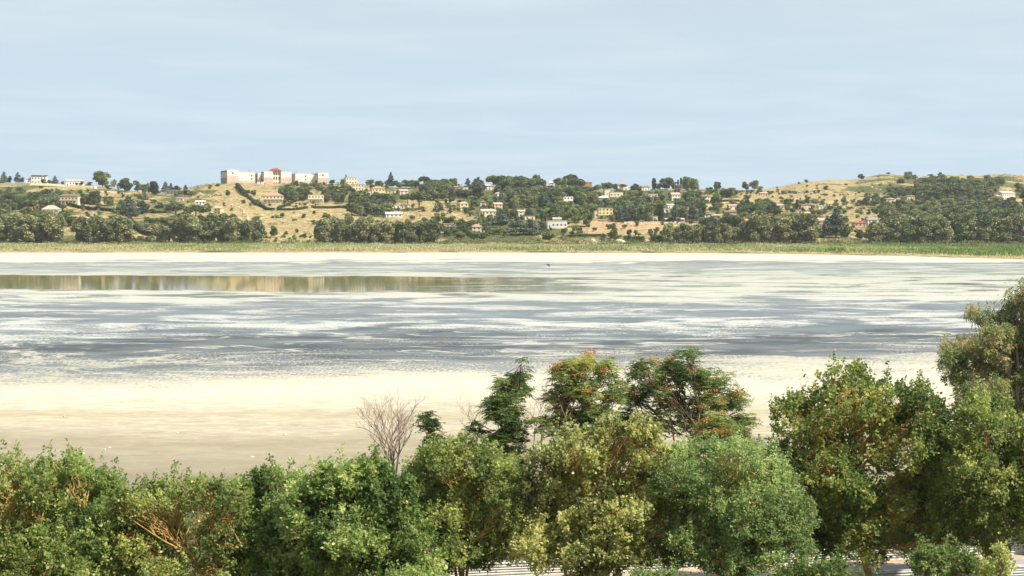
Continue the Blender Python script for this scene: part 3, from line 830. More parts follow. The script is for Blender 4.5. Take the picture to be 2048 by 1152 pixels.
def villa(x, y, w, h, ref, label, wall='cream', roof='terracotta', kind='hip', storeys=2, yaw=None, porch=False, chimney=True, wins=None, rh=None, annex=None, group="villas on the far hillside", cat="house", name="villa", depth=None):
    """x centre, y foot, w and h in photo pixels"""
    X, Y, Z = hit(x, y)
    k = Y/F
    W = w*k; H = h*k
    if yaw is None: yaw = rnd.uniform(-.35, .35)
    W = W/(math.cos(yaw)+.35*abs(math.sin(yaw)))
    D = depth or max(6.0, min(13.0, W*.75))
    RH = {'hip': .26, 'gable': .28, 'flat': .05, 'shed': .15}[kind]*H if rh is None else rh*H
    RH = min(RH, 4.5)
    HW = H-RH
    root = empty(name, (X, Y+D*.3, Z), yaw, label, cat, group)
    LAND.append((x, y-h/2, ref)); HOUSES.append((x, y, w, h))
    wm = WM[wall]
    MB().box(-W/2, W/2, -D/2, D/2, -3.5, HW).build("wall", wm, root)
    e = .55
    rm = RM[roof]
    if kind == 'hip': r = MB().hip(-W/2-e, W/2+e, -D/2-e, D/2+e, HW+.003, RH-.25)
    elif kind == 'gable':
        al = 'x' if W >= D else 'y'
        r = MB().gable(-W/2-e, W/2+e, -D/2-e, D/2+e, HW+.003, RH-.25, al)
    elif kind == 'gabley': r = MB().gable(-W/2-e, W/2+e, -D/2-e, D/2+e, HW+.003, RH-.25, 'y')
    elif kind == 'shed':
        r = MB().add([(-W/2-e,-D/2-e,HW),(W/2+e,-D/2-e,HW),(W/2+e,D/2+e,HW+RH),(-W/2-e,D/2+e,HW+RH),(-W/2-e,-D/2-e,HW+.25),(W/2+e,-D/2-e,HW+.25),(W/2+e,D/2+e,HW+RH+.25),(-W/2-e,D/2+e,HW+RH+.25)],
                     [(0,3,2,1),(4,5,6,7),(0,1,5,4),(1,2,6,5),(2,3,7,6),(3,0,4,7)])
    else:
        r = MB().box(-W/2-.3, W/2+.3, -D/2-.3, D/2+.3, HW+.003, HW+.35)
    ro = r.build("roof", rm, root)
    if chimney and kind != 'flat':
        MB().box(W*.2, W*.2+.8, -.4, .4, HW, HW+RH+.9).build("chimney", wm, ro)
    n = wins if wins is not None else max(1, int(W/3.6))
    sh = HW/storeys
    dz = rnd.randrange(max(1, n))
    for s in range(storeys):
        for i in range(n):
            xx = -W/2 + W*(i+.5)/n
            if s == 0 and i == dz and sh > 2.2:
                dd = MB().box(-.65, .65, -.05, .03, 0, 2.3).build("door", DOORM, root, (xx, -D/2, .25)); continue
            if sh > 1.6: put_window(root, xx, s*sh+sh*.32, -D/2, 1.5, min(1.6, sh*.45), 0, (1.5, round(min(1.6, sh*.45), 1)))
        if D > 5:
            put_window(root, -W/2, s*sh+sh*.32, -D*.1, 1.3, min(1.5, sh*.42), -math.pi/2, (1.3, round(min(1.5, sh*.42), 1)))
    if porch:
        pw = W*.9; pd = 2.6; ph = sh*.95
        po = MB().box(-pw/2, pw/2, -D/2-pd, -D/2-.01, ph, ph+.3).build("porch_roof", rm if kind != 'flat' else wm, root)
        nc = max(3, int(pw/3.2))
        col = MB().box(-.22, .22, -.22, .22, -1.0, ph-.003).mesh("column", wm)
        for i in range(nc): link("column", col, root, (-pw/2+.3+(pw-.6)*i/(nc-1), -D/2-pd+.3, 0))
        MB().box(-pw/2-.2, pw/2+.2, -D/2-pd-.2, -D/2-.01, -3, -.05).build("terrace", WM['beige'], root)
    if annex:      # (side, width share, height share, roof kind, wall)
        sd, ws, hs, rk, wc = annex
        aw = W*ws; ah = HW*hs; x0 = W/2+.01 if sd > 0 else -W/2-aw-.01
        MB().box(x0, x0+aw, -D*.42, D*.35, -3.5, ah).build("wing", WM[wc], root)
        a = MB()
        if rk == 'flat': a.box(x0-.1 if sd < 0 else x0, x0+aw+.1 if sd > 0 else x0+aw, -D*.42-.3, D*.35+.3, ah+.003, ah+.3)
        else: a.gable(x0, x0+aw, -D*.42-.4, D*.35+.4, ah+.003, 1.3, 'x')
        a.build("wing_roof", rm, root)
        for i in range(max(1, int(aw/4))): put_window(root, x0+aw*(i+.5)/max(1, int(aw/4)), ah*.35, -D*.42, 1.3, min(1.3, ah*.4), 0, (1.3, round(min(1.3, ah*.4), 1)))
    return root, W, D, HW, RH

V = villa
V(77,367,31,17,"the white skyline house","white two-storey house with a dark solar roof on the left skyline",'white','dark','shed',2,.15,annex=(-1,.35,.6,'flat','white'))
V(148,365,37,12,"the long skyline bungalow","long low white bungalow with orange gabled end on the left skyline",'white','pinkish','gable',1,.3)
V(1,363,9,9,"the leftmost skyline hut","small pale house cut by the left edge on the skyline",'cream','pinkish','gable',1,0)
V(138,411,43,22,"the brown-roofed arcaded villa","wide two-storey cream villa with low brown hipped roof and deep arcade on the left slope",'cream','brown','hip',2,-.1,porch=True,rh=.2)
V(101,428,36,17,"the round-roofed pavilion","low pavilion with pinkish-brown hipped roof and white arches in the left woods",'white','pinkish','hip',1,.1,porch=True,rh=.5,chimney=False)
V(347,389,30,9,"the pergola house","long flat-roofed house like a pergola on a terraced garden left of the bare hill",'grey','grey','flat',1,.1,porch=True)
V(400,410,20,8,"the small white lodge","small white lodge with stepped gables at the foot of the bare hill",'white','white','gable',1,.2)
V(380,434,8,10,"the beige hut in the pines","narrow beige hut between dark pines on the left slope",'beige','pinkish','flat',2,0)
V(360,403,14,7,"the pinkish garden shed","small pinkish shed on the terraced garden left of the bare hill",'pink','pale','shed',1,0)
V(187,378,9,7,"the white garden shed","tiny white shed below the skyline wall on the left",'white','white','flat',1,0)
V(437,429,16,16,"the orange gabled cottage","small orange-yellow cottage with pinkish roof below the bare hill",'yellow','pinkish','gable',2,-.4)
V(545,406,43,20,"the red-roofed arcaded villa","wide cream villa with long red tiled roof and arcades below the big unfinished building",'cream','terracotta','hip',2,.12,porch=True,rh=.3)
V(631,406,32,17,"the cream loggia villa","cream two-storey villa with upper loggia, right of the red-roofed arcaded villa",'cream','pale','flat',2,.15,porch=True)
V(701,368,23,14,"the yellow hilltop house","boxy pale-yellow house on the ridge right of the big unfinished building",'cream','pale','flat',2,.3)
V(715,381,24,13,"the stepped cream house","stepped cream house just below the yellow hilltop house",'cream','pinkish','flat',2,.2,annex=(1,.5,.5,'flat','cream'))
V(754,391,28,18,"the orange tiled villa","orange-cream villa with hipped tile roof on the upper middle slope",'yellow','terracotta','hip',2,.3,annex=(-1,.3,.6,'flat','cream'))
V(780,387,20,6,"the bright yellow wall house","long bright yellow low annex right of the orange tiled villa",'yellow','pale','flat',1,0)
V(806,391,18,12,"the pink gabled villa","pinkish-white villa with pale gabled roof amid pines on the upper slope",'pink','pale','gable',2,.35)
V(787,434,34,10,"the low white gabled villa","low wide white villa with shallow gabled roof at the right end of the dry field",'white','white','gable',1,.12,rh=.45)
V(792,418,16,8,"the white terrace house","small white terrace house half hidden by pines above the low white villa",'white','pale','flat',1,.1)
V(809,417,15,9,"the dark-roofed cottage","small white cottage with dark roof below the wide umbrella pine",'white','brown','gable',1,-.1)
V(757,362,16,8,"the pinkish ridge house","low pinkish house on the ridge amid rounded trees",'beige','pale','flat',1,.2)
V(978,381,20,12,"the ridge house with pink roof","white house with pinkish gabled roof among the ridge pines in the middle",'white','pinkish','gable',2,.2,annex=(1,.6,.6,'flat','cream'))
V(931,382,10,8,"the tiny white ridge house","tiny white house peeping between ridge trees left of the pink-roofed one",'white','white','flat',1,0)
V(912,380,14,8,"the half-hidden terracotta roof","half-hidden cottage with terracotta roof in the ridge woods",'pink','terracotta','hip',1,0)
V(918,368,10,5,"the cream skyline shed","small cream shed breaking the skyline in the middle",'cream','pinkish','flat',1,0)
V(996,393,9,8,"the little white gable in the woods","tiny white gable end deep in the middle woods",'white','white','gable',1,.5)
V(907,413,13,10,"the pale hut by the dry knoll","pale pink hut right of the dry knoll",'pink','pinkish','hip',1,.1)
V(926,420,19,16,"the orange house with shaded front","orange-cream two-storey house with its front in shade, near the dry knoll",'orange','pale','hip',2,.4)
V(975,436,31,18,"the chimneyed cream villa","cream villa with tiled roof and chimneys in the centre of the slope",'cream','pinkish','gable',2,.3)
V(995,419,18,14,"the twin-gabled ochre house","ochre house with two roofs just above the chimneyed cream villa",'orange','pinkish','gable',2,.3)
V(965,412,13,9,"the brown-roofed hut above centre","brown-roofed beige hut in the trees left of the ochre house",'beige','brown','hip',1,.2)
V(1044,434,22,13,"the pink gabled cottage","pink gabled cottage above the large blue-green cedars",'pink','pinkish','gable',2,.35)
V(1058,440,22,7,"the cream annex below the pink cottage","low cream building stepping down from the pink gabled cottage",'cream','pale','flat',1,.2)
V(1096,377,20,7,"the terracotta ridge roof","low house with terracotta roof under the ridge umbrella pines",'salmon','terracotta','gable',1,.1)
V(1104,373,10,10,"the white chapel-like house","white pointed house front among the ridge umbrella pines",'white','white','gable',2,.1)
V(1134,407,22,14,"the white cubic house","white cubic flat-roofed house among pines in the middle slope",'white','white','flat',2,.35)
V(1172,377,22,13,"the brick-red ridge house","brick-orange house on the ridge at the right end of the umbrella pines",'brick','terracotta','flat',2,.2)
V(1114,456,40,15,"the white winged villa","white villa with two low wings and raised centre, right of the cedars",'white','white','flat',1,.05)
V(1114,449,17,14,"the raised gable of the white winged villa","raised white gabled upper house behind the winged villa",'white','pale','gable',1,.05)
V(953,472,19,24,"the tall pink house","tall narrow pink house with white base and red roof near the lake shore",'pink','terracotta','hip',3,.1,annex=(1,.4,.6,'flat','pink'))
V(895,454,29,6,"the long pink roof","long low building with pink roof half hidden in gardens by the shore",'pink','pinkish','gable',1,.1)
V(883,471,8,6,"the tiny shore hut","tiny yellowish hut in the shore gardens left of the tall pink house",'beige','pale','gable',1,0)
V(1210,437,30,22,"the tall yellow villa","tall pale-yellow villa with flat roofs and arcades above the earth bank",'yellow','pale','flat',3,.1,porch=True,annex=(-1,.25,.75,'flat','yellow'))
V(1207,399,21,7,"the white-roofed bungalow","bungalow with bright white hipped roof on the upper middle slope",'cream','white','hip',1,.1,rh=.6,chimney=False)
V(1243,381,22,14,"the red-roofed ridge villa","cream two-storey villa with pinkish-red hipped roof near the ridge",'cream','terracotta','hip',2,.3)
V(1231,394,28,10,"the stepped cream terraces","cream stepped terraces below the red-roofed ridge villa",'cream','pale','flat',1,.2,annex=(-1,.4,1.5,'flat','cream'))
V(1289,381,19,9,"the white house by the cypresses","white house with brown gabled roof left of the ridge cypresses",'white','brown','gable',1,.4)
V(1358,379,24,9,"the grey flat ridge villa","long grey flat-roofed villa beneath the ridge cypresses",'grey','grey','flat',1,.05,porch=True)
V(1350,401,19,15,"the bright white villa","bright white two-storey villa with cream side on the upper right slope",'white','pinkish','gable',2,.3)
V(1305,394,19,7,"the pinkish grey bungalow","pinkish-grey bungalow left of the bright white villa",'pink','grey','flat',1,.1)
V(1409,404,20,14,"the brown-roofed cream villa","cream villa with brown overhanging roof, right of the big dark pines",'cream','brown','gable',2,.35)
V(1416,417,13,10,"the deep yellow cottage","deep yellow cottage just under the brown-roofed cream villa",'yellow','pale','flat',1,.2)
V(1341,418,18,9,"the slanted-roof white house","white house with slanting roof behind the tall single cypress",'white','white','shed',1,.3)
V(1332,431,13,14,"the white wall house by the cypress","white narrow house right of the tall single cypress",'white','white','flat',2,.1)
V(1465,419,19,10,"the cream hedge house","cream house behind a clipped hedge on the right slope",'cream','pale','gable',1,.2)
V(1460,428,24,7,"the brown barn roof","low barn with wide brown roof under the cream hedge house",'beige','brown','gable',1,.1,rh=.5)
V(1417,436,18,7,"the blue-grey solar roof","low house with blue-grey solar panels on its roof",'white','dark','shed',1,.1)
V(1433,439,18,9,"the pale gabled barn","pale gabled barn right of the solar-roofed house",'grey','pale','gable',1,-.2)
V(1349,444,39,8,"the long beige-roofed house","long low house with beige roof above the row of stone blocks",'grey','pale','gable',1,.05,rh=.4)
V(1309,441,12,9,"the small yellow house above the blocks","small yellow house above the left part of the stone blocks",'yellow','pale','flat',1,.1)
V(1503,460,32,22,"the salmon stepped villa","salmon villa with terracotta stepped roofs and white terrace, beside the big eucalyptus",'salmon','terracotta','gable',2,.35,porch=True,annex=(1,.5,1.15,'gable','salmon'))
V(1527,392,16,7,"the pinkish field house","pinkish low house at the edge of the golden fields",'pink','pinkish','gable',1,.1)
V(2012,400,36,18,"the pink and white farmhouse","large pink and white gabled farmhouse at the right edge of the hill",'white','pinkish','gable',2,.5,annex=(-1,.4,.6,'gable','pink'))
V(1820,400,18,9,"the pale yellow forest house","pale yellow house with brown eaves at the edge of the right forest",'yellow','brown','gable',1,.3)
V(1644,456,22,20,"the pink-grey shaded villa","pink-grey villa with deep shaded porch, left of the dark cedar",'pink','pinkish','gable',2,-.2,porch=True)
V(1719,454,25,10,"the red garden roofs","low house with red roofs below the bright straw field",'salmon','red','hip',1,.1)
V(1742,452,24,16,"the white house with blue gable","white house with bluish gable, right of the red garden roofs",'white','grey','gable',2,.4)
V(1641,418,10,6,"the small white hut on the right slope","small white hut amid bushes on the right slope",'white','white','shed',1,.2)
V(1780,406,17,9,"the beige hut by the rocks","beige hut beside pale rocks below the golden ridge",'beige','pale','shed',1,.1)
V(1661,413,14,7,"the pinkish half-hidden roof","half-hidden pinkish cottage left of the single dark cedar",'pink','pinkish','gable',1,.2)
V(2027,473,10,9,"the pink wall by the shore woods","small pink building at the right edge behind the shore woods",'pink','pinkish','gable',1,0)
V(2045,439,14,8,"the beige right-edge house","beige house cut by the right edge in the woods",'beige','pale','gable',1,0)
V(1612,434,16,10,"the ochre cottage right of the big eucalyptus","ochre cottage just above the right crowns of the big eucalyptus wood",'yellow','pale','gable',1,.2)
V(1560,417,16,8,"the low stone barn","low stone-coloured barn under the golden fields",'beige','pinkish','gable',1,.2)
V(1610,418,20,10,"the brown-roofed right slope house","cream house with brown roof amid bushes on the right slope",'cream','brown','hip',2,.2)

# ------------------------------------------------------------------ the big unfinished building on the bare hill
def complex_():
    X, Y, Z = hit(447, 368.5)
    Yb = 2290.0
    X0 = (442-1024)/F*Yb + 1.0
    zb = CAMH - (368.0-440)/F*Yb
    th = math.radians(22); c, s = math.cos(th), math.sin(th)
    root = empty("unfinished_complex", (X0+8.4, Yb-2, zb), th, "big white and brick unfinished building with a red gabled roof, on the bare hilltop", "building")
    LAND.append((550, 352, "the big unfinished building"))
    white = plain("render_white", (.80,.77,.70), .9, .1, .06, .15)
    brick = plain("brick_pink", (.66,.5,.41), .95, .05, .14, .25)
    dark = plain("brick_shaded", (.27,.19,.15), .95, .05, .2, .3)  # brick tone darkened to carry the shade of left-facing walls and a recess
    conc = plain("concrete_grey", (.4,.38,.35), .9, .1, .15, .3)
    red = RM['red']
    def block(lx0, lx1, y0, y1, h, bh, side=None):
        w = MB().box(lx0, lx1, y0, y1, bh, h).build("wing", white, root)
        MB().box(lx0-.15, lx1+.15, y0-.15, y1+.15, -5, bh-.003).build("brick_base", brick, root)
        MB().box(lx0-.25, lx1+.25, y0-.25, y0+.35, h+.003, h+.6).build("parapet", white, root)
        return w
    off = -15/c*c
    def wn(x, z, y, w=1.6, h=1.8): put_window(root, x, z, y, w, h, 0, (w, h))
    def side_bays(lx, y0, y1, h, bh, n):
        for i in range(n):
            ya = y0 + (y1-y0)*(i+.2)/n; yb = y0 + (y1-y0)*(i+.8)/n
            MB().box(lx-.35, lx-.2, ya, yb, bh+.6, h-1.6).build("panel", white, root)
            MB().box(lx-.34, lx-.19, ya, yb, .6, bh-1.2).build("opening", GLASS, root)
    S = -16.2
    # A
    block(16.6+S, 32.6+S, 0, 43, 19.4, 11.0)
    MB().box(16.4+S-.003, 16.6+S-.16, .5, 43, -4, 18.6).build("shaded_side", dark, root); side_bays(16.5+S, 2, 42, 18.4, 8, 6)  # dark sheet over the left face, its shade put into the colour
    wn(24.8+S, 14.2, 0, 1.9, 2.2)
    for i in range(4): wn(19+S+i*3.7, 2.2, -.17, .8, .9)
    # B
    block(32.63+S, 57.9+S, 6, 40, 16.6, 5.0)
    for z in (11, 3.8+2.6): wn(53+S, z, 6, 1.9, 2.2)
    for x in (36, 38.4, 39.8): wn(x+S, 7.8, 6, .8, .9)
    MB().box(49.6+S, 52+S, 8, 10, 16.6, 20).build("roof_tank_tower", conc, root)
    # link
    block(62.8+S, 67.4+S, 10, 40, 16.4, 4.5)
    MB().box(57.93+S, 62.77+S, 16, 38, -4, 15.6).build("recess_wall", dark, root)  # recess shade painted with the same darkened brick
    # C central
    block(69+S, 82.1+S, 0, 22, 18.0, 9.8)
    MB().box(68.7+S, 68.84+S, .4, 22, -4, 17.4).build("shaded_side", dark, root); side_bays(68.8+S, 2, 20, 17.6, 7, 3)
    for z in (6.5, 1.8):
        for x in (71, 73.6, 76.4, 79): wn(x+S, z, -.17, .8, .9)
    # D portico
    cream = WM['cream']
    MB().box(82.13+S, 93.87+S, 2.5, 29.5, -4, 18.6).build("portico", cream, root)
    for x in (84.4, 88, 91.6):
        wn(x+S, 6.2, 2.5, 1.7, 4.6); wn(x+S, .6, 2.5, 1.7, 2.4); wn(x+S, 13.2, 2.5, 1.6, 1.9)
    MB().add([(82.6+S,2.0,15.8),(93.4+S,2.0,15.8),(88+S,2.0,18.0),(82.6+S,2.45,15.8),(93.4+S,2.45,15.8),(88+S,2.45,18.0)], [(0,1,2),(3,5,4),(0,3,4,1),(1,4,5,2),(2,5,3,0)]).build("pediment", white, root)
    # roof over C-D
    MB().gable(80.6+S, 95.6+S, -0.6, 30, 18.61, 3.9, 'y', .5).build("roof", red, root)
    # E
    block(93.9+S, 109.2+S, 0, 26, 17.4, 10.0)
    for i in range(4): wn(97+S+i*3.2, 5.6, -.17, .8, .9)
    # scaffold part
    for i in range(6): MB().box(109.6+S+i*1.3, 109.9+S+i*1.3, 5, 5.3, -3, 17.5+rnd.uniform(-1, 1)).build("column", conc, root)
    for z in (3.5, 7.5, 11.5, 15.2): MB().box(109.4+S, 116.2+S, 4.6, 12, z, z+.35).build("floor_slab", conc, root)
    # F
    block(116.3+S, 137.6+S, 8, 34, 15.8, 5.0)
    for z in (4+2.2, 11): wn(132+S, z, 8, 1.9, 2.2)
    for x in (119.5, 121.5, 124): wn(x+S, 7.4, 8, .8, .9)
    for x in (117.3, 119.0): MB().box(x+S, x+.7+S, 9, 9.7, 15.8, 19).build("roof_post", conc, root)
    # G-H
    block(148+S, 163.5+S, 0, 34, 17.6, 9.6)
    MB().box(147.7+S, 147.84+S, .5, 34, -4, 15.6).build("shaded_side", dark, root); side_bays(147.8+S, 2, 32, 15.6, 6, 5)
    MB().box(137.63+S, 147.6+S, 14, 34, -4, 14.8).build("recess_wall", white, root)
    MB().box(109.25+S, 116.25+S, 12.1, 30, -4, 15.0).build("recess_wall", white, root)
    wn(155.4+S, 12.6, 0, 1.9, 2.2)
    for i in range(4): wn(150.5+S+i*3.5, 2.6, -.17, .8, .9)
    # site huts in front
    for (x, w) in ((517, 5), (525, 5)):
        hx, hy, hz = at(x, 367, 2262)
        o = MB().box(-w*.35, w*.35, -1.5, 1.5, -2, 2.4).build("site_hut", white, None, (hx, hy, hz))
        tag(o, "small white site hut at the foot of the big building, %s one" % ("left" if x < 520 else "right"), "hut", "site huts by the big building")
complex_()

# ------------------------------------------------------------------ walls, hedges, poles, mounds
def ribbon(name, pts, hpx, thick, mat, label, cat, jag=0.0, group=None, seg=4.0):
    """a wall or hedge that follows the ground through photo points"""
    W3 = []
    for (a, b) in zip(pts[:-1], pts[1:]):
        A = hit(*a); B = hit(*b)
        n = max(1, int(math.dist(A, B)/seg))
        for i in range(n): W3.append(tuple(A[j] + (B[j]-A[j])*i/n for j in range(3)))
    W3.append(hit(*pts[-1]))
    h = hpx*W3[0][1]/F
    mb = MB(); o = W3[0]
    vs = []; fs = []
    for i, p in enumerate(W3):
        q = W3[min(i+1, len(W3)-1)]; r = W3[max(i-1, 0)]
        d = Vector((q[0]-r[0], q[1]-r[1], 0)); d = d.normalized() if d.length > 0 else Vector((1, 0, 0)); nn = Vector((-d.y, d.x, 0))*thick/2
        z = float(terrain_z(p[0], p[1])); hh = h*(1+rnd.uniform(-jag, jag))
        for (sg, zz) in ((-1, z-2), (1, z-2), (1, z+hh), (-1, z+hh)):
            vs.append((p[0]+nn.x*sg-o[0]+rnd.uniform(-jag, jag)*.5, p[1]+nn.y*sg-o[1], zz-o[2]))
    for i in range(len(W3)-1):
        b = 4*i
        for k in range(4): fs.append((b+k, b+(k+1) % 4, b+4+(k+1) % 4, b+4+k))
    fs += [(3,2,1,0), (len(vs)-4, len(vs)-3, len(vs)-2, len(vs)-1)]
    mb.add(vs, fs)
    ob = tag(mb.build(name, mat, None, o), label, cat, group)
    return ob, W3, h
HEDGE_LEAF = leaf_mat("hedge_leaf", [(.015,.035,.012),(.03,.06,.02),(.055,.09,.03),(.1,.14,.05)], trans=.15)
HEDGE_CORE = plain("hedge_core", (.025,.045,.015), .95, .05, .3, 1)
def hedge(pts, hpx, label, thick=2.4, mat=None):
    ob, W3, h = ribbon("hedge", pts, hpx*.85, thick, HEDGE_CORE, label, "hedge", .12, None, 3.0)
    r_ = np.random.default_rng(len(label)); P = np.array(W3); n = int(len(P)*34)
    i = r_.integers(0, len(P)-1, n); t = r_.random(n)[:, None]
    C = P[i]*(1-t) + P[i+1]*t
    C = C + np.stack([r_.normal(size=n)*thick*.35, r_.normal(size=n)*thick*.35, r_.random(n)*h], 1) - np.array(W3[0])
    D = unit(r_.normal(size=(n, 3))+np.array([0, 0, .5]))
    me = crown_mesh("foliage", C, D, r_.uniform(.7, 1.3, n), .4, r_.random(n)*.8+.1, mat or HEDGE_LEAF, r_)
    tag(link("foliage", me, ob), kind="stuff")
hedge([(474,374),(482,384),(492,393)], 9, "dark hedge running steeply down from the big building across the bare hill", 4)
hedge([(490,391),(505,402),(520,412),(534,421),(548,421)], 5, "long thin hedge slanting down to the red-roofed arcaded villa")
hedge([(554,421),(585,421),(614,417)], 5, "straight dark hedge along the foot of the red-roofed villa's garden")
hedge([(556,418),(570,413),(584,407)], 5, "short hedge rising inside the garden right of the red-roofed villa")
hedge([(628,417),(660,417),(692,416)], 5, "straight dark hedge below the cream loggia villa")
hedge([(694,417),(712,426),(732,434)], 7, "hedge slanting down right at the end of the golden field", 3)
hedge([(136,412),(165,418),(200,421),(236,425)], 7, "dark green hedge sloping down from the brown-roofed arcaded villa", 3)
hedge([(252,434),(265,449),(280,463),(300,472),(352,475)], 8, "thick dark hedge curving down to the shore on the left", 4)
hedge([(292,425),(312,427),(332,427)], 5, "short dark hedge in the gardens right of the large left cedar")
hedge([(1135,475),(1170,474),(1205,473)], 5, "clipped dark hedge in the lakeside garden below the white winged villa")
hedge([(1438,405),(1458,403),(1478,403)], 4, "clipped hedge in front of the cream hedge house")
BRIGHT = leaf_mat("bright_leaf", [(.04,.08,.015),(.09,.17,.03),(.18,.28,.05),(.32,.4,.08)], trans=.25)
hedge([(1302,484),(1318,484),(1335,484)], 13, "bright yellow-green rounded hedge by the reeds, right of centre", 5, BRIGHT)
hedge([(1254,483),(1270,483),(1288,483)], 11, "mid-green rounded hedge by the reeds, left of the bright one", 5, BRIGHT)
def wall(pts, hpx, label, mat, thick=.8, jag=.0): ribbon("garden_wall", pts, hpx, thick, mat, label, "wall", jag)
wall([(-40,370),(60,371),(130,374),(192,376)], 4, "long pale wall below the left skyline houses", WM['cream'])
wall([(200,384),(235,386),(262,389)], 2.5, "short pale wall under the big round pine on the left", WM['beige'])
wall([(690,369),(705,381),(718,393)], 3.5, "pale wall slanting down below the yellow hilltop house", WM['beige'])
wall([(1196,443),(1225,444)], 3, "grey retaining wall under the tall yellow villa", WM['grey'])
wall([(312,392),(350,393),(385,394)], 2.5, "low beige terrace wall below the pergola house", WM['beige'])
wall([(1570,401),(1610,397),(1650,400)], 1.5, "thin pale track edge wall across the golden field", WM['beige'])
# stone blocks on the bank: each one a piece of its own
BLK = empty("block_row", hit(1310, 448), 0, "row of pale stone blocks topping the bare earth bank, right of centre", "stone wall")
bm0 = MB().box(-.5,.5,-.5,.5,-.5,.5).mesh("block", plain("block_stone", (.74,.68,.56), .9, .1, .15, .6))
o0 = Vector(BLK.location)
for i in range(30):
    x = 1250+i*4.0; p = Vector(hit(x, 447.5+rnd.uniform(-.5,.5)))-o0
    o = link("block", bm0, BLK, (p.x, p.y, p.z+.7), rnd.uniform(-.3,.3), (rnd.uniform(1.7,2.5), 1.6, rnd.uniform(1.7,3.0)))
POLE = plain("pole_grey", (.32,.3,.28), .8, .2)
for (x, y, h, lb) in [(382,379,12,"thin pole on the left skyline where the bare hill begins"),(329,426,22,"white utility pole in the gardens right of the large left cedar"),(724,434,23,"utility pole at the right end of the golden field"),
        (988,452,27,"tall pole below the chimneyed cream villa, left one of two"),(992,452,22,"slightly shorter pole below the chimneyed cream villa, right one of two"),(1374,448,23,"utility pole right of the long beige-roofed house"),
        (1329,401,14,"utility pole left of the bright white villa"),(1432,420,18,"utility pole right of the deep yellow cottage"),(1622,409,10,"pole on the golden slope at the right"),(1714,425,9,"thin pole above the bright straw field"),(1296,444,20,"pole among dark cedars left of the tall single cypress"),(778,372,14,"pole beside the ridge conifer right of the big building")]:
    X_, Y_, Z_ = hit(x, y); hh = h*Y_/F
    root = empty("utility_pole", (X_, Y_, Z_), 0, lb, "pole", "utility poles on the hillside")
    MB().tube([(0,0,-1),(0,0,hh)], [.24,.16], 7).build("shaft", POLE, root)
    MB().box(-.9,.9,-.08,.08,hh-.9,hh-.7).build("crossarm", POLE, root)
def mound(x, y, w, h, mat, label, seed):
    X_, Y_, Z_ = hit(x, y); k = Y_/F
    import bmesh
    bm = bmesh.new(); bmesh.ops.create_icosphere(bm, subdivisions=3, radius=1); r_ = random.Random(seed)
    for v in bm.verts:
        c = v.co.copy(); f = 1+.3*(float(vnoise(c.x*2.3+seed, c.y*2.3+c.z*1.7, seed))-.5)
        v.co = Vector((c.x*w*k/2*f, c.y*w*k/3*f, c.z*h*k*f))
    me = bpy.data.meshes.new("mound"); bm.to_mesh(me); bm.free(); me.materials.append(mat)
    tag(link("mound", me, None, (X_, Y_, Z_)), label, "mound")
SOIL = plain("pale_soil", (.6,.5,.36), .95, .05, .25, .5)
mound(1186,486,16,8, SOIL, "pale heap of soil by the reeds below the white winged villa", 1)
mound(1240,486,24,7, SOIL, "wide pale heap of soil by the reeds, left of the green hedges", 2)
mound(1293,486,12,8, plain("tan_soil", (.55,.38,.24), .95, .05, .25, .5), "tan heap of soil between the two rounded hedges", 3)
mound(1783,402,20,6, plain("beige_rocks", (.6,.52,.4), .95, .05, .3, .5), "pale rock outcrop below the golden ridge, right side", 4)
# small orange-red boat drawn up in the reeds
bx, by, bz = hit(1942, 494)
r0 = empty("small_boat", (bx, by-6, bz+2.0), .1, "small orange-red boat lying at the back of the reeds on the right", "boat")
hm = plain("orange_red_paint", (.6,.12,.05), .5, .3)
vs = []; st = [(-3,.15,.5),(-2.2,.75,.2),(0,1.0,0),(2.2,.95,.05),(3,.8,.1)]
for (x, w_, z) in st: vs += [(x,-w_,1.3),(x,-w_*.6,z),(x,w_*.6,z),(x,w_,1.3)]
fs = []
for i in range(4):
    for k in range(3): a = 4*i+k; fs.append((a, a+4, a+5, a+1))
fs += [(0,1,2,3),(16,19,18,17)]
MB().add(vs, fs).build("hull", hm, r0); MB().box(-2.4,2.6,-.9,.9,1.0,1.15).build("deck", hm, r0)
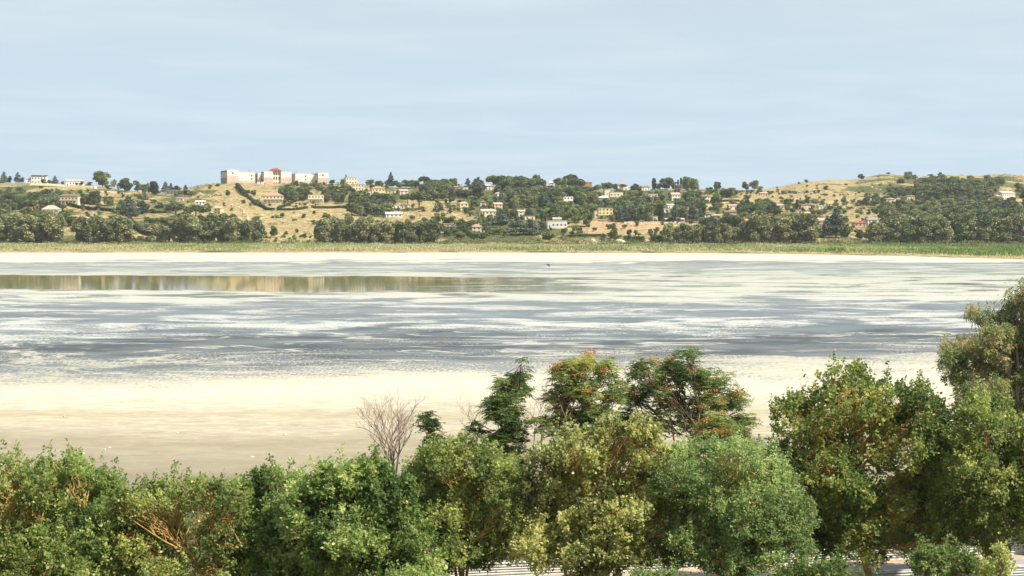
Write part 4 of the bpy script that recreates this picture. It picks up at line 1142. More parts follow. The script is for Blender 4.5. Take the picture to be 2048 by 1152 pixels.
# ------------------------------------------------------------------ trees of the far shore: a few crowns of each kind, then individuals
FM = dict(
 oak=leaf_mat('far_leaf_evergreen_oak', mul=(1.25,1.25,1.2), cols=[(.04,.058,.028),(.08,.108,.048),(.13,.165,.07),(.2,.23,.1)], trans=.15, objvar=.75),
 euc=leaf_mat("far_leaf_grey_green", mul=(1.25,1.25,1.2), cols=[(0.056,0.072,0.035),(0.120,0.141,0.064),(0.200,0.216,0.099),(0.304,0.304,0.144)], trans=.15, objvar=.7),
 pine=leaf_mat("far_leaf_pine", mul=(1.3,1.32,1.25), cols=[(0.029,0.048,0.022),(0.061,0.091,0.038),(0.109,0.144,0.058),(0.184,0.216,0.088)], trans=.1, objvar=.7),
 cedar=leaf_mat("far_leaf_blue_green", [(0.035,0.056,0.042),(0.072,0.104,0.072),(0.128,0.168,0.115),(0.200,0.240,0.160)], trans=.1, objvar=.7),
 cypress=leaf_mat("far_leaf_cypress", [(0.019,0.038,0.016),(0.038,0.067,0.026),(0.072,0.109,0.040),(0.128,0.160,0.064)], trans=.1, objvar=.2),
 leafy=leaf_mat("far_leaf_broad", [(0.048,0.080,0.026),(0.096,0.147,0.045),(0.176,0.232,0.072),(0.288,0.336,0.112)], trans=.2, objvar=.7),
 light=leaf_mat("far_leaf_light", [(0.080,0.120,0.032),(0.160,0.208,0.056),(0.272,0.320,0.088),(0.416,0.448,0.144)], trans=.25, objvar=.7),
 olive=leaf_mat("far_leaf_olive", [(0.080,0.096,0.056),(0.144,0.168,0.104),(0.232,0.256,0.160),(0.336,0.352,0.240)], trans=.15, objvar=.7))
def far_lobes(kind, r_):
    L = []
    if kind == 'euc':            # 22 m
        for i in range(19):
            z = r_.uniform(2.5, 19.5); sp = 4.6*math.sin(math.pi*min(1, (z-1)/21)**.8)+.4
            a = r_.uniform(0, 6.28); d = sp*r_.uniform(.3, 1)
            s = r_.uniform(1.7, 2.9); L.append((math.cos(a)*d, math.sin(a)*d, z, s, s, s*r_.uniform(1.0, 1.5)))
    elif kind == 'oak':          # 12 m, broad dense dome
        for i in range(22):
            z = r_.uniform(2.4, 9.8); sp = 4.3*math.sqrt(max(.05, 1-((z-5.2)/5.6)**2)); a = r_.uniform(0, 6.28); d = sp*r_.uniform(.35, .95)
            s = r_.uniform(1.5, 2.3); L.append((math.cos(a)*d, math.sin(a)*d, z, s, s, s*.85))
    elif kind == 'umbrella':     # 14 m
        for i in range(15):
            a = r_.uniform(0, 6.28); d = 4.7*math.sqrt(r_.random()); s = r_.uniform(1.9, 2.7)
            L.append((math.cos(a)*d, math.sin(a)*d, 10.4-(d/4.6)**2*1.9+r_.uniform(-.9,.3), s, s, 2.5))
    elif kind == 'pine':         # 14 m, rounded
        for i in range(17):
            z = r_.uniform(2.6, 12.2); sp = 3.7*math.sin(math.pi*min(1, (z-1.0)/13.2))**.7; a = r_.uniform(0, 6.28); d = sp*r_.uniform(.3, .95)
            s = r_.uniform(1.5, 2.3); L.append((math.cos(a)*d, math.sin(a)*d, z, s, s, s*.8))
    elif kind == 'cedar':        # 18 m, tiers
        for t in range(8):
            z = 2.5+t*2.0; R_ = 6.6*(1-t/8.4)**.9+.4
            for j in range(max(1, 6-t//2)):
                a = r_.uniform(0, 6.28); d = R_*.62*r_.uniform(.6, 1.1) if t < 7 else 0
                L.append((math.cos(a)*d, math.sin(a)*d, z+r_.uniform(-.4,.4), R_*.45+.6, R_*.45+.6, .85))
    elif kind == 'cypress':      # 14 m
        for i in range(9):
            z = 1+i*1.45; s = 1.15*math.sin(math.pi*(i+1.2)/11)**.6+.15
            L.append((r_.uniform(-.15,.15), r_.uniform(-.15,.15), z, s, s, 1.5))
    elif kind in ('leafy', 'light', 'olive', 'garden'):      # 9 m
        for i in range(10):
            z = r_.uniform(2.2, 7.4); sp = 3.2*math.sin(math.pi*min(1, z/9.2))**.6; a = r_.uniform(0, 6.28); d = sp*r_.uniform(.2, .95)
            s = r_.uniform(1.2, 1.9); L.append((math.cos(a)*d, math.sin(a)*d, z, s, s, s*.85))
    elif kind == 'shrub':        # 4 m
        for i in range(6):
            a = r_.uniform(0, 6.28); d = 1.4*r_.random(); s = r_.uniform(.9, 1.4)
            L.append((math.cos(a)*d, math.sin(a)*d, r_.uniform(.8, 2.6), s, s, s))
    return L
NOMH = dict(oak=12, garden=9, euc=22, umbrella=13.2, pine=14, cedar=18, cypress=14.5, leafy=9, light=9, olive=9, shrub=4)
NOMW = dict(oak=11.5, garden=8.4, euc=12, umbrella=12, pine=10, cedar=14, cypress=2.6, leafy=8.4, light=8.4, olive=8.4, shrub=4.8)
NLEAF = dict(oak=3400, garden=1500, euc=3400, umbrella=3200, pine=2600, cedar=4200, cypress=1000, leafy=1700, light=1700, olive=1700, shrub=450)
LSZ = dict(oak=.95, garden=.8, euc=1.15, umbrella=.9, pine=.95, cedar=1.0, cypress=.8, leafy=.85, light=.85, olive=.75, shrub=.6)
FAR = {}
def make_far(kind, v):
    r_ = np.random.default_rng(hash((len(kind)*31+ord(kind[0])*7+ord(kind[1]), v)) % 100000)
    L = far_lobes(kind, r_)
    P, N, li = shell_pts(r_, L, NLEAF[kind], .45, -.95)
    n = len(P)
    droop = .7 if kind == 'euc' else (-.25 if kind in ('umbrella', 'pine', 'cypress') else 0)
    D = unit(N*.8 + r_.normal(size=(n, 3))*.7 + np.array([0, 0, -droop]))
    lt = r_.normal(size=len(L))*.12
    tint = .5 + lt[li]*1.5 + r_.normal(size=n)*.22
    s = LSZ[kind]
    key = {'umbrella': 'pine', 'shrub': 'leafy', 'garden': 'leafy'}.get(kind, kind)
    crown = crown_mesh("crown", P-D*s*.4, D, r_.uniform(.7, 1.3, n)*s, r_.uniform(.3, .48, n)*s, tint, FM[key], r_, .35)
    mb = MB(); H = NOMH[kind]
    if kind == 'euc':
        for q in range(3):
            a = q*2.1+r_.uniform(0, 1); mb.tube([(.3*math.cos(a),.3*math.sin(a),-2),(.9*math.cos(a),.9*math.sin(a),5),(2.0*math.cos(a),2.0*math.sin(a),12),(2.4*math.cos(a),2.4*math.sin(a),17)], [.45,.36,.25,.1], 6)
        bm_ = BARK_PALE
    elif kind in ('umbrella', 'pine'):
        mb.tube([(0,0,-2),(.1,.1,H*.4),(.2,0,H*.7)], [.42,.34,.22], 6)
        for a in (0, 2, 4.2): mb.tube([(.1,.1,H*.5),(2*math.cos(a),2*math.sin(a),H*.75),(3*math.cos(a),3*math.sin(a),H*.84)], [.2,.15,.08], 5)
        bm_ = BARK
    else:
        mb.tube([(0,0,-2),(.05,0,H*.4),(0,.05,H*.85)], [H*.028,H*.02,H*.006], 6)
        for a in (1, 3.1, 5.2): mb.tube([(0,0,H*.3),(NOMW[kind]*.2*math.cos(a),NOMW[kind]*.2*math.sin(a),H*.55)], [H*.012,H*.005], 4)
        bm_ = BARK_DARK if kind in ('cedar', 'cypress') else BARK
    return crown, mb.mesh("trunk", bm_)
for kk in NOMH: FAR[kk] = [make_far(kk, v) for v in range(5 if kk in ('euc', 'pine', 'leafy') else 3)]
KN = dict(oak=('evergreen_oak', 'dense evergreen oak', 'tree', 'evergreen oaks on the far hill'), garden=('fruit_tree', 'low garden tree', 'tree', 'low garden trees on the far slope'),
          euc=("eucalyptus_tree", "grey-green eucalyptus", "tree", "eucalyptus trees along the far shore"), umbrella=("umbrella_pine", "umbrella pine", "tree", "umbrella pines on the far hill"),
          pine=("pine_tree", "dark rounded pine", "tree", "dark pines on the far hill"), cedar=("cedar_tree", "blue-green cedar", "tree", "cedars in the far gardens"),
          cypress=("cypress_tree", "slim dark cypress", "tree", "cypresses on the far hill"), leafy=("leafy_garden_tree", "bushy green tree", "tree", "bushy green trees on the far slope"),
          light=("light_green_tree", "light yellow-green tree", "tree", "light green trees by the far shore"), olive=("olive_tree", "pale olive tree", "tree", "olive trees on the far slope"),
          shrub=("hill_shrub", "small round shrub", "shrub", "scattered shrubs on the dry slopes"))
TREES = []
def ft(kind, x, y, h, w=None, auto=False):
    if auto:
        tw = h*NOMW[kind]/NOMH[kind]*1.2
        for (hx, hy, hw, hh) in HOUSES:
            if abs(x-hx) < hw/2+tw*.22 and y > hy-1 and y-h < hy-hh*.55:
                h = min(h, y-(hy-hh*.42))
        if h < 4: return
        if kind in ('euc', 'pine', 'oak', 'umbrella', 'cedar') and h < 9: kind = 'garden'
    X_, Y_, Z_ = hit(x, y) if y < 487 else (None, None, None)
    if X_ is None:
        Y_ = 1452+rnd.uniform(0, 10); X_ = (x-1024)/F*Y_; Z_ = float(terrain_z(X_, Y_))
        h = h + 0.0
    k = Y_/F
    sz = h*k/NOMH[kind]; sx = (w*k/NOMW[kind]) if w else sz*rnd.uniform(1.05, 1.5)
    c, t = rnd.choice(FAR[kind])
    nm, ph, cat, grp = KN[kind]
    root = empty(nm, (X_, Y_, Z_-.3), rnd.uniform(0, 6.28), None, cat, grp)
    co = link("crown", c, root, scale=(sx, sx, sz)); to = link("trunk", t, root, scale=(sx, sx, sz))
    TREES.append((kind, x, y, h, root))
def cluster(x0, x1, y0, y1, n, kinds, h0, h1, wk=1.0):
    """n trees spread over a patch of slope"""
    ks = list(kinds.keys()); ws = list(kinds.values())
    cols = max(1, int(round(math.sqrt(n*(x1-x0)/max(6.0, (y1-y0)*2.5)))))
    rows = max(1, int(math.ceil(n/cols)))
    i = 0
    for r_ in range(rows):
        for c_ in range(cols):
            if i >= n: break
            x = x0 + (x1-x0)*(c_+.5+rnd.uniform(-.45,.45))/cols; y = y0 + (y1-y0)*(r_+.5+rnd.uniform(-.45,.45))/rows
            kd = rnd.choices(ks, ws)[0]
            if kd == 'pine' and rnd.random() < .47: kd = 'oak'
            if kd == 'leafy' and rnd.random() < .5: kd = 'garden'
            ft(kd, x, y, rnd.uniform(h0, h1), auto=(y < 484)); i += 1
# --- left part
for a in [('cedar',8,363,24,18),('pine',20,362,16,12),('cedar',36,363,22,18),('leafy',43,363,12,12),('olive',62,364,16,14),('leafy',86,368,11,14),('cedar',110,362,17,17),('pine',100,365,8,14),('leafy',126,364,8,10),('leafy',153,364,8,10),('leafy',163,363,9,9),('leafy',178,364,9,16),
          ('oak',205,370,34,42),('olive',228,369,25,17),('oak',250,385,31,34),('leafy',215,380,12,20),('pine',275,384,24,22),('pine',289,386,20,20),('cedar',296,380,20,12),('cypress',308,389,28,17),('leafy',300,386,12,12),('cedar',331,384,23,20),('cedar',342,381,20,18),('pine',356,381,13,18),('cedar',371,380,11,12),
          ('leafy',372,393,15,20),('leafy',385,393,13,18),('leafy',362,392,12,16),('oak',170,409,22,26),('oak',190,409,29,30),('leafy',182,407,20,20),('oak',216,411,20,24),('leafy',246,395,8,8),
          ('cedar',258,432,40,46),('cedar',285,428,28,34),('leafy',240,425,18,20),('umbrella',352,438,34,48),('umbrella',392,440,32,50),('umbrella',330,425,18,40),('pine',372,444,24,30),('cedar',255,442,20,20),
          ('leafy',124,420,12,18),('light',130,436,14,16),('leafy',86,424,16,18)]: ft(*a)
cluster(-90,118,402,432,52,dict(pine=6,umbrella=2,euc=1),19,27)
cluster(-60,60,385,398,13,dict(pine=1,leafy=1),11,16)
cluster(60,128,385,396,10,dict(leafy=1,shrub=1),6,10)
cluster(-80,110,436,455,25,dict(pine=3,euc=2,leafy=2),22,30)
cluster(40,145,436,470,18,dict(pine=2,leafy=2),16,24)
cluster(-120,152,485,488.5,22,dict(euc=1),42,62)
cluster(160,258,485,488.5,13,dict(euc=1),42,60)
cluster(262,345,478,486,11,dict(leafy=2,shrub=1),9,14)
ft('euc',318,484,38,30); ft('euc',338,485,34,26)
cluster(358,514,484,488.5,20,dict(euc=1),44,62)
cluster(355,500,455,475,10,dict(euc=2,leafy=1),24,34)
cluster(512,532,474,482,3,dict(leafy=1),12,18)
cluster(236,300,395,424,9,dict(leafy=2,cedar=1,olive=1),9,16)
cluster(300,345,405,430,8,dict(leafy=1),8,13)
cluster(285,350,440,472,12,dict(leafy=2,olive=2),9,16)
cluster(395,425,414,428,5,dict(leafy=1),8,12)
cluster(60,240,376,400,18,dict(shrub=3,leafy=1),4,8)
cluster(145,240,425,450,8,dict(leafy=1,shrub=2),6,13)
# --- bare hill and the golden field
for a in [('leafy',456,393,14,12),('leafy',487,408,10,12),('leafy',501,414,8,7),('leafy',420,379,12,10),('shrub',436,373,7),('leafy',448,414,10,9),('leafy',463,422,7,8),('leafy',548,475,25,20),('leafy',516,446,15,20),('leafy',509,444,12,14),('leafy',565,436,12,13),('shrub',545,437,6),('shrub',554,437,8),
          ('leafy',608,437,11,10),('shrub',587,428,5),('shrub',588,442,7),('leafy',628,429,8,9),('leafy',653,442,18,22),('leafy',627,451,13,13),('leafy',594,466,9,10),('leafy',572,470,9,11),('leafy',609,477,12,14),('leafy',646,462,16,20),('leafy',635,472,14,20),
          ('leafy',507,392,13,14),('leafy',497,390,11,12),('leafy',530,395,7,16),('leafy',516,406,8,12),('leafy',540,412,6,8),('leafy',664,367,9,14),('leafy',685,369,13,14),('cedar',692,358+8,18,10),('leafy',590,370,10,16),('leafy',585,372,8,14)]: ft(*a)
cluster(562,614,394,409,16,dict(pine=1),18,28)
cluster(650,692,390,408,12,dict(pine=1),18,24)
cluster(565,700,376,388,20,dict(leafy=2,pine=1,olive=1),9,14)
cluster(578,690,369,376,16,dict(shrub=1,leafy=1),4,7)
cluster(585,640,406,416,8,dict(shrub=1,leafy=1),4,8)
cluster(520,630,474,484,12,dict(shrub=2,leafy=1),5,10)
cluster(430,680,378,470,34,dict(shrub=1),1.6,3.4)
cluster(640,875,485,488.5,32,dict(euc=1),36,52)
cluster(660,860,462,476,14,dict(euc=2,leafy=1),26,38)
# --- middle
cluster(702,800,402,434,41,dict(pine=3,cedar=1,leafy=1),17,26)
cluster(728,800,376,392,10,dict(leafy=2,pine=1),9,14)
for a in [('pine',740,366,13,22),('oak',758,368,12,22),('cedar',782,372,30,18),('leafy',775,368,14,14),('pine',795,370,14,22),('oak',812,375,16,28),('oak',830,376,17,28),('umbrella',848,374,23,22),('pine',860,376,18,24),('umbrella',838,420,38,52),('umbrella',815,412,26,30),
          ('leafy',886,438,15,11),('leafy',824,440,11,16),('cedar',782,365,17,10),('pine',710,400,18,18)]: ft(*a)
cluster(845,962,384,402,48,dict(pine=4,cedar=2,olive=1),19,28)
cluster(850,925,372,380,8,dict(umbrella=2,pine=2),14,19)
cluster(925,965,376,384,6,dict(cedar=2,pine=1),20,26)
cluster(985,1165,378,388,30,dict(umbrella=5,pine=1),24,32)
cluster(985,1180,384,394,26,dict(pine=1),17,24)
for a in [('cedar',1032,380,30,9),('cedar',1078,379,30,14),('cedar',1084,381,24,14),('pine',1172,374,12,10)]: ft(*a)
cluster(1000,1190,394,418,70,dict(pine=5,umbrella=2,euc=2,cedar=1),20,29)
cluster(870,1000,405,428,30,dict(leafy=3,pine=1,cedar=1,olive=1),10,16)
cluster(1100,1200,418,444,30,dict(leafy=3,pine=2,cedar=1),13,22)
cluster(960,1100,424,446,30,dict(leafy=2,cedar=2,pine=1),11,19)
for a in [('cedar',1035,470,36,50),('cedar',1062,470,32,46),('cedar',1002,450,32,40),('cedar',1085,466,28,30),('pine',1172,454,38,32),('light',1135,442,20,26),('light',1098,488,23,40),('light',1152,455,24,28),('light',1130,470,16,20),('leafy',1160,468,14,16),('cypress',1084,446,20,5),('cypress',1090,447,16,5)]: ft(*a)
cluster(850,975,450,480,45,dict(leafy=4,pine=1,cedar=1,light=1),13,23)
cluster(940,1012,466,482,12,dict(leafy=1),14,20)
cluster(1060,1200,460,482,16,dict(leafy=2,shrub=2),6,12)
cluster(1190,1245,374,384,9,dict(pine=1,leafy=1),9,15)
cluster(840,935,424,450,14,dict(shrub=2,leafy=1),3,8)
# --- right of the middle
for a in [('pine',1215,374,16,16),('umbrella',1240,376,14,26),('pine',1267,384,18,18),('pine',1277,384,16,16),('cypress',1308,379,24,9),('cypress',1294,378,9,4),('oak',1332,379,26,34),('pine',1345,378,20,20),('pine',1318,379,14,18),('cypress',1356,376,20,4),('cypress',1362,376,24,5),('cypress',1367,377,20,4),('oak',1374,381,30,26),('oak',1388,382,27,26),
          ('cedar',1370,377,24,12),('oak',1435,381,19,19),('pine',1492,381,19,18),('olive',1508,382,24,24),('leafy',1521,383,12,16),('leafy',1450,384,9,22),('leafy',1464,383,9,24),('leafy',1420,382,9,18),
          ('cypress',1321,443,38,12),('cedar',1349,446,30,30),('cedar',1335,442,22,20),('cedar',1385,446,42,30),('cedar',1250,440,34,24),('cedar',1236,436,30,24),('euc',1297,446,38,20),('pine',1283,440,30,24),('umbrella',1462,464,36,44),('umbrella',1418,464,30,38),('cypress',1508,438,18,5),('cypress',1516,438,16,5),
          ('pine',1226,478,34,22),('pine',1258,472,15,13),('pine',1272,472,14,10),('pine',1300,470,14,13),('pine',1313,470,17,15),('pine',1324,472,11,12),('pine',1430,416,30,24),('pine',1455,396,18,32),('light',1470,476,18,22),('light',1483,478,17,20),('light',1392,470,24,30),('light',1444,472,18,24)]: ft(*a)
cluster(1212,1330,418,446,44,dict(cedar=3,pine=3,euc=1,leafy=1),20,30)
cluster(1355,1412,410,442,26,dict(pine=3,cedar=2),24,33)
cluster(1230,1345,388,408,33,dict(leafy=3,olive=2,pine=1),8,15)
cluster(1370,1440,384,396,16,dict(leafy=2,olive=2),7,11)
cluster(1440,1640,385,392,34,dict(olive=2,leafy=1),6,9)
cluster(1420,1475,404,428,10,dict(leafy=2,pine=1,olive=1),10,16)
cluster(1475,1556,420,436,23,dict(pine=1),20,28)
cluster(1398,1500,438,462,26,dict(leafy=3,cedar=1,pine=1),13,24)
cluster(1200,1335,476,486,18,dict(leafy=2,shrub=1),7,15)
cluster(1335,1425,485,488.5,16,dict(euc=1),24,44)
cluster(1425,1505,485,488.5,12,dict(euc=2,light=1),20,42)
cluster(1505,1622,485,488.5,20,dict(euc=1),46,66)
cluster(1340,1500,468,480,16,dict(leafy=2,light=1,euc=1),12,22)
# --- right side
cluster(1560,1625,404,428,16,dict(leafy=3,cedar=1,pine=1),10,17)
cluster(1620,1735,404,430,20,dict(leafy=3,olive=1,shrub=1),7,13)
cluster(1540,1770,366,402,44,dict(shrub=1),2,5)
cluster(1560,1780,386,400,16,dict(olive=1,shrub=1),4,8)
for a in [('cypress',1594,420,22,6),('cedar',1733,412,28,26),('cedar',1752,408,20,20),('cedar',1672,476,62,48),('cedar',1655,470,40,30),('cedar',1630,462,34,22),('light',1692,488,36,38),('leafy',1720,480,22,26),('leafy',1740,482,18,20),('light',1836,488,36,52),('pine',1652,380,9,13),('pine',1613,366,8,9),('leafy',1688,400,7,9),
          ('oak',1722,359,12,17),('leafy',1757,355,6,5),('oak',1816,360,18,22),('pine',1828,360,12,14),('pine',1801,367,11,18),('pine',1861,360,13,16),('pine',1880,355,12,11),('leafy',1891,360,9,9),('leafy',1776,348,4,9),('leafy',1806,368,7,10),('shrub',1760,372,6),('leafy',1781,374,7,8),('pine',2036,386,22,20),('pine',2048,390,18,20),('cedar',2010,432,34,30),('cedar',2032,438,36,30)]: ft(*a)
cluster(1775,1850,386,400,16,dict(pine=3,leafy=1),13,19)
cluster(1832,1990,378,404,75,dict(pine=6,cedar=1,euc=1),20,30)
cluster(1870,2010,364,378,26,dict(pine=4,leafy=1),11,18)
cluster(1745,2010,402,430,66,dict(leafy=3,olive=2,pine=2,light=1),12,19)
cluster(1765,2060,432,458,60,dict(pine=3,euc=2,leafy=2,cedar=1),20,30)
cluster(1690,1800,425,470,18,dict(leafy=2,shrub=1,olive=1),6,13)
cluster(1742,1795,485,488.5,8,dict(euc=1),42,56)
cluster(1795,2150,485,489,46,dict(euc=4,pine=1),40,64)
cluster(1990,2150,402,440,20,dict(pine=1,cedar=1),22,30)
cluster(1600,1700,432,480,14,dict(leafy=2,cedar=1),10,20)
cluster(2050,2160,370,400,12,dict(pine=1,leafy=1),12,20)

cluster(860,1500,386,474,120,dict(leafy=4,olive=2,light=1,pine=1),8,15)
cluster(120,420,388,430,34,dict(leafy=3,olive=1),6,11)
cluster(1500,1780,402,472,44,dict(leafy=3,olive=1,pine=1),7,14)
cluster(690,860,384,430,24,dict(leafy=2,olive=1,pine=1),8,14)
# labels that single out each tree: kind, the nearest landmark and the side it stands on, then its place in the row
LAND += [(205,345,"the big round skyline pine"),(262,415,"the large left cedar"),(548,460,"the lone green bush on the dry field"),(838,400,"the wide umbrella pine"),(1321,420,"the tall single cypress"),(1435,372,"the lone round skyline pine"),
         (1098,478,"the round shrub by the reeds"),(1672,445,"the tall dark right cedar"),(1735,400,"the single cedar under the golden ridge"),(1722,352,"the lone round tree on the golden ridge"),(75,478,"the left shore"),(210,478,"the second shore clump from the left"),(435,478,"the third shore clump from the left"),
         (755,478,"the long middle shore wood"),(1380,478,"the shore clump right of the bright hedge"),(1562,478,"the tallest right shore wood"),(1768,478,"the narrow right shore clump"),(1930,478,"the far right shore wood"),(1900,390,"the dark right-hand forest"),(1816,352,"the ridge tree pair"),(1250,478,"the soil heap by the reeds"),(480,395,"the bare hill's hedge"),(640,440,"the golden field's end"),(1080,365,"the ridge umbrella pines"),(1020,470,"the big middle cedars")]
ORD = ["", "first", "second", "third", "fourth", "fifth", "sixth", "seventh", "eighth", "ninth", "tenth", "eleventh", "twelfth"]
def ordw(i): return ORD[i] if i < len(ORD) else "%dth" % i
grp = {}
for T in TREES:
    kind, x, y, h, root = T
    yc = y-h*.5
    best = min(LAND, key=lambda q: (q[0]-x)**2+((q[1]-yc)*1.5)**2 + (0 if (q[0]-x)**2+(q[1]-yc)**2 > 4 else 1e5))
    dx_, dy_ = x-best[0], (yc-best[1])*1.4
    if abs(dx_) > abs(dy_): rel = "right of" if dx_ > 0 else "left of"
    else: rel = "below" if dy_ > 0 else "above"
    size = "small" if h < NOMH[kind]*.75 else ("tall" if h > NOMH[kind]*1.75 and kind != 'shrub' else "")
    ph = KN[kind][1]
    if size: ph = size+" "+ph.replace("small ", "")
    grp.setdefault("%s %s %s" % (ph, rel, best[2]), []).append(T)
for lab, L in grp.items():
    L.sort(key=lambda T: T[1])
    for i, T in enumerate(L):
        if len(L) == 1: s_ = lab
        elif len(L) == 2: s_ = lab+", "+("leftmost" if i == 0 else "rightmost")
        else: s_ = lab+", "+("leftmost" if i == 0 else "rightmost" if i == len(L)-1 else ordw(i+1)+" from left")
        T[4]["label"] = s_

# ------------------------------------------------------------------ low growth: scrub on the slope, bushes at its foot, reeds
def scrub():
    r_ = np.random.default_rng(5); n = 26000
    xp = r_.uniform(-250, 2300, n); t = r_.random(n)
    DT = itp(DTOP, xp); Y = YB + (DT-YB)*t; X = (xp-1024)/F*Y; Z = terrain_z(X, Y)
    row = 440+(CAMH-Z)/Y*F
    g = .5+blobs(GREEN, xp, row)
    g = g-.1; keep = (g + (vnoise(X/60, Y/60, 4)-.5)*1.6 > .62) | (r_.random(n) < .16)
    X, Y, Z = X[keep], Y[keep], Z[keep]; n = len(X)
    k = 11
    idx = np.repeat(np.arange(n), k); s = r_.uniform(.5, 1.9, n)
    C = np.stack([X, Y, Z], 1)[idx] + r_.normal(size=(n*k, 3))*np.array([.9, .9, .3])*s[idx][:, None] + np.array([0, 0, .3])
    D = unit(r_.normal(size=C.shape)+np.array([0, 0, .8]))
    tint = np.clip((.5+r_.normal(size=n)*.2)[idx]+r_.normal(size=n*k)*.12, 0, 1)
    m = leaf_mat("scrub_leaf", [(0.042,0.056,0.021),(0.098,0.112,0.042),(0.168,0.175,0.070),(0.308,0.266,0.126)], trans=.15)
    me = crown_mesh("hillside_scrub", C, D, r_.uniform(.5,1.1,n*k)*(.5+s[idx]*.5), .32, tint, m, r_)
    tag(link("hillside_scrub", me), kind="stuff")
scrub()
def foot():
    r_ = np.random.default_rng(6); n = 2300
    X = r_.uniform(-640, 720, n); Y = r_.uniform(1405, 1480, n); s = r_.uniform(.8, 2.3, n)*(.5+vnoise(X/30, Y/30, 3))
    Z = terrain_z(X, Y); k = 26
    idx = np.repeat(np.arange(n), k)
    C = np.stack([X, Y, Z], 1)[idx] + unit(r_.normal(size=(n*k, 3)))*np.array([1.7, 1.2, 1.0])*s[idx][:, None] + (s[idx]*.6)[:, None]*np.array([0, 0, 1])
    D = unit(r_.normal(size=C.shape)+np.array([0, 0, .4]))
    tint = np.clip((.5+r_.normal(size=n)*.2)[idx]+r_.normal(size=n*k)*.14, 0, 1)
    m = leaf_mat("foot_scrub_leaf", [(0.035,0.049,0.020),(0.077,0.098,0.039),(0.140,0.168,0.063),(0.252,0.266,0.112)], trans=.15)
    tag(link("shoreline_scrub", crown_mesh("shoreline_scrub", C, D, r_.uniform(.6,1.3,n*k), .36, tint, m, r_)), kind="stuff")
foot()
def reeds():
    r_ = np.random.default_rng(8); n = 105000
    xp = r_.uniform(-180, 2250, n); SH = itp(SHORE, xp); t = r_.random(n)**.8
    Y = SH+26 + (YB-SH-26)*t; X = (xp-1024)/F*Y; Z = terrain_z(X, Y)
    edge = np.clip((Y-SH-26)/50, 0, 1)
    patch = vnoise(X/55, Y/90, 11)*.6+vnoise(X/14, Y/40, 12)*.4
    keep = r_.random(n) < .35+edge*.75
    right = np.clip((xp-1350)/500, 0, 1)
    tint = .46 - .26*(patch-.5)*2*1.5 + right*-.30 + r_.normal(size=n)*.13
    tint = np.where(edge < .25, .9+r_.normal(size=n)*.06, np.clip(tint, 0, .8))
    X, Y, Z, tint, edge, patch = (a[keep] for a in (X, Y, Z, tint, edge, patch)); n = len(X)
    h0_ = vnoise(X/9, Y/60, 21)
    C = np.stack([X, Y, Z-.1], 1)
    D = unit(np.stack([r_.normal(size=n)*.22, r_.normal(size=n)*.22, np.ones(n)], 1))
    h = (.5+1.6*patch+1.3*h0_**2)*(.35+.65*edge)*r_.uniform(.7, 1.25, n)
    m = leaf_mat("reed_blades", [(0.121,0.203,0.047),(0.203,0.270,0.081),(0.338,0.365,0.162),(0.486,0.459,0.284),(0.405,0.324,0.176),(0.270,0.176,0.081)], trans=.2)
    me = crown_mesh("reed_bed", C, D, h*1.15, .42, tint, m, r_, .1)
    tag(link("reed_bed", me), kind="stuff")
reeds()
# ------------------------------------------------------------------ foreground row of trees
G1 = "leafy trees in the foreground row"
fg_tree("leafy_tree", "bushy yellow-green tree with pointed shoots, leftmost of the foreground row", 40, 97,
        [(-70,985,110,75),(20,965,70,62),(75,990,80,80),(-20,1090,130,95),(85,1110,110,90),(-140,1080,90,100),(25,935,32,34),(70,948,28,40)],
        1250, 34, 0.17, 0.055, M_POPLAR, BARK_ORANGE, G1, seed=3, stems=4, limb_k=1.1, twig_share=.8, tint0=.5, accent=.02, zg=-1.6, patches=.3, spike=.07)
fg_tree("leafy_tree", "green tree with three tall leafy tips, second from the left in the foreground", 165, 99,
        [(110,975,50,70),(150,965,46,75),(195,985,50,62),(125,1070,90,100),(215,1085,80,95),(165,1150,110,90),(235,1000,34,50),(106,925,26,30),(142,922,20,34),(165,925,15,30),(208,955,26,28)],
        1250, 34, 0.17, 0.055, M_FRESH, BARK_ORANGE, G1, seed=4, stems=2, tint0=.52, accent=.02, zg=-1.6, patches=.3, spike=.06)
fg_tree("leafy_tree", "round-topped bushy tree with bare orange branches showing in its open middle", 355, 98,
        [(300,985,52,46),(360,968,62,40),(420,985,54,42),(262,1040,46,70),(455,1040,50,75),(290,1110,80,75),(420,1120,85,75),(350,1150,90,60),(255,985,30,30),(480,990,36,40),(345,1045,40,40,1.8)],
        900, 32, 0.165, 0.055, M_POPLAR, BARK_ORANGE, G1, seed=5, stems=4, tint0=.5, accent=.05, zg=-1.8, patches=.3, twig_share=.9, limb_k=1.15, inner=.62)
fg_tree("leafy_tree", "narrow green tree between the open orange-branched tree and the broad round one", 515, 100,
        [(500,985,45,55),(545,970,45,45),(520,1060,65,80),(545,1140,80,70),(470,1120,60,70),(522,940,20,26),(585,965,34,40),(490,960,20,30),(590,1010,30,60)],
        950, 32, 0.165, 0.055, M_FRESH, BARK, G1, seed=6, stems=2, tint0=.46, zg=-1.6, patches=.28, spike=.06, accent=.015)
fg_tree("leafy_tree", "broad dense dome-shaped green tree left of the middle, dark gaps low in its crown", 700, 96,
        [(600,1000,50,60),(650,965,62,48),(720,955,66,46),(775,985,56,52),(820,1045,42,60),(620,1070,70,65),(700,1050,80,70),(775,1085,70,60),(580,1120,50,50),(660,1140,50,45),(750,1150,60,45),(690,925,26,24),(640,930,26,26),(750,920,26,30),(815,1120,40,40),(850,1090,40,50),(560,1050,40,50)],
        2000, 34, 0.18, 0.058, M_FRESH, BARK_DARK, G1, seed=7, trunk_r=.3, tint0=.56, droop=.35, up=.45, patches=.36, zg=0.3, spike=.05)
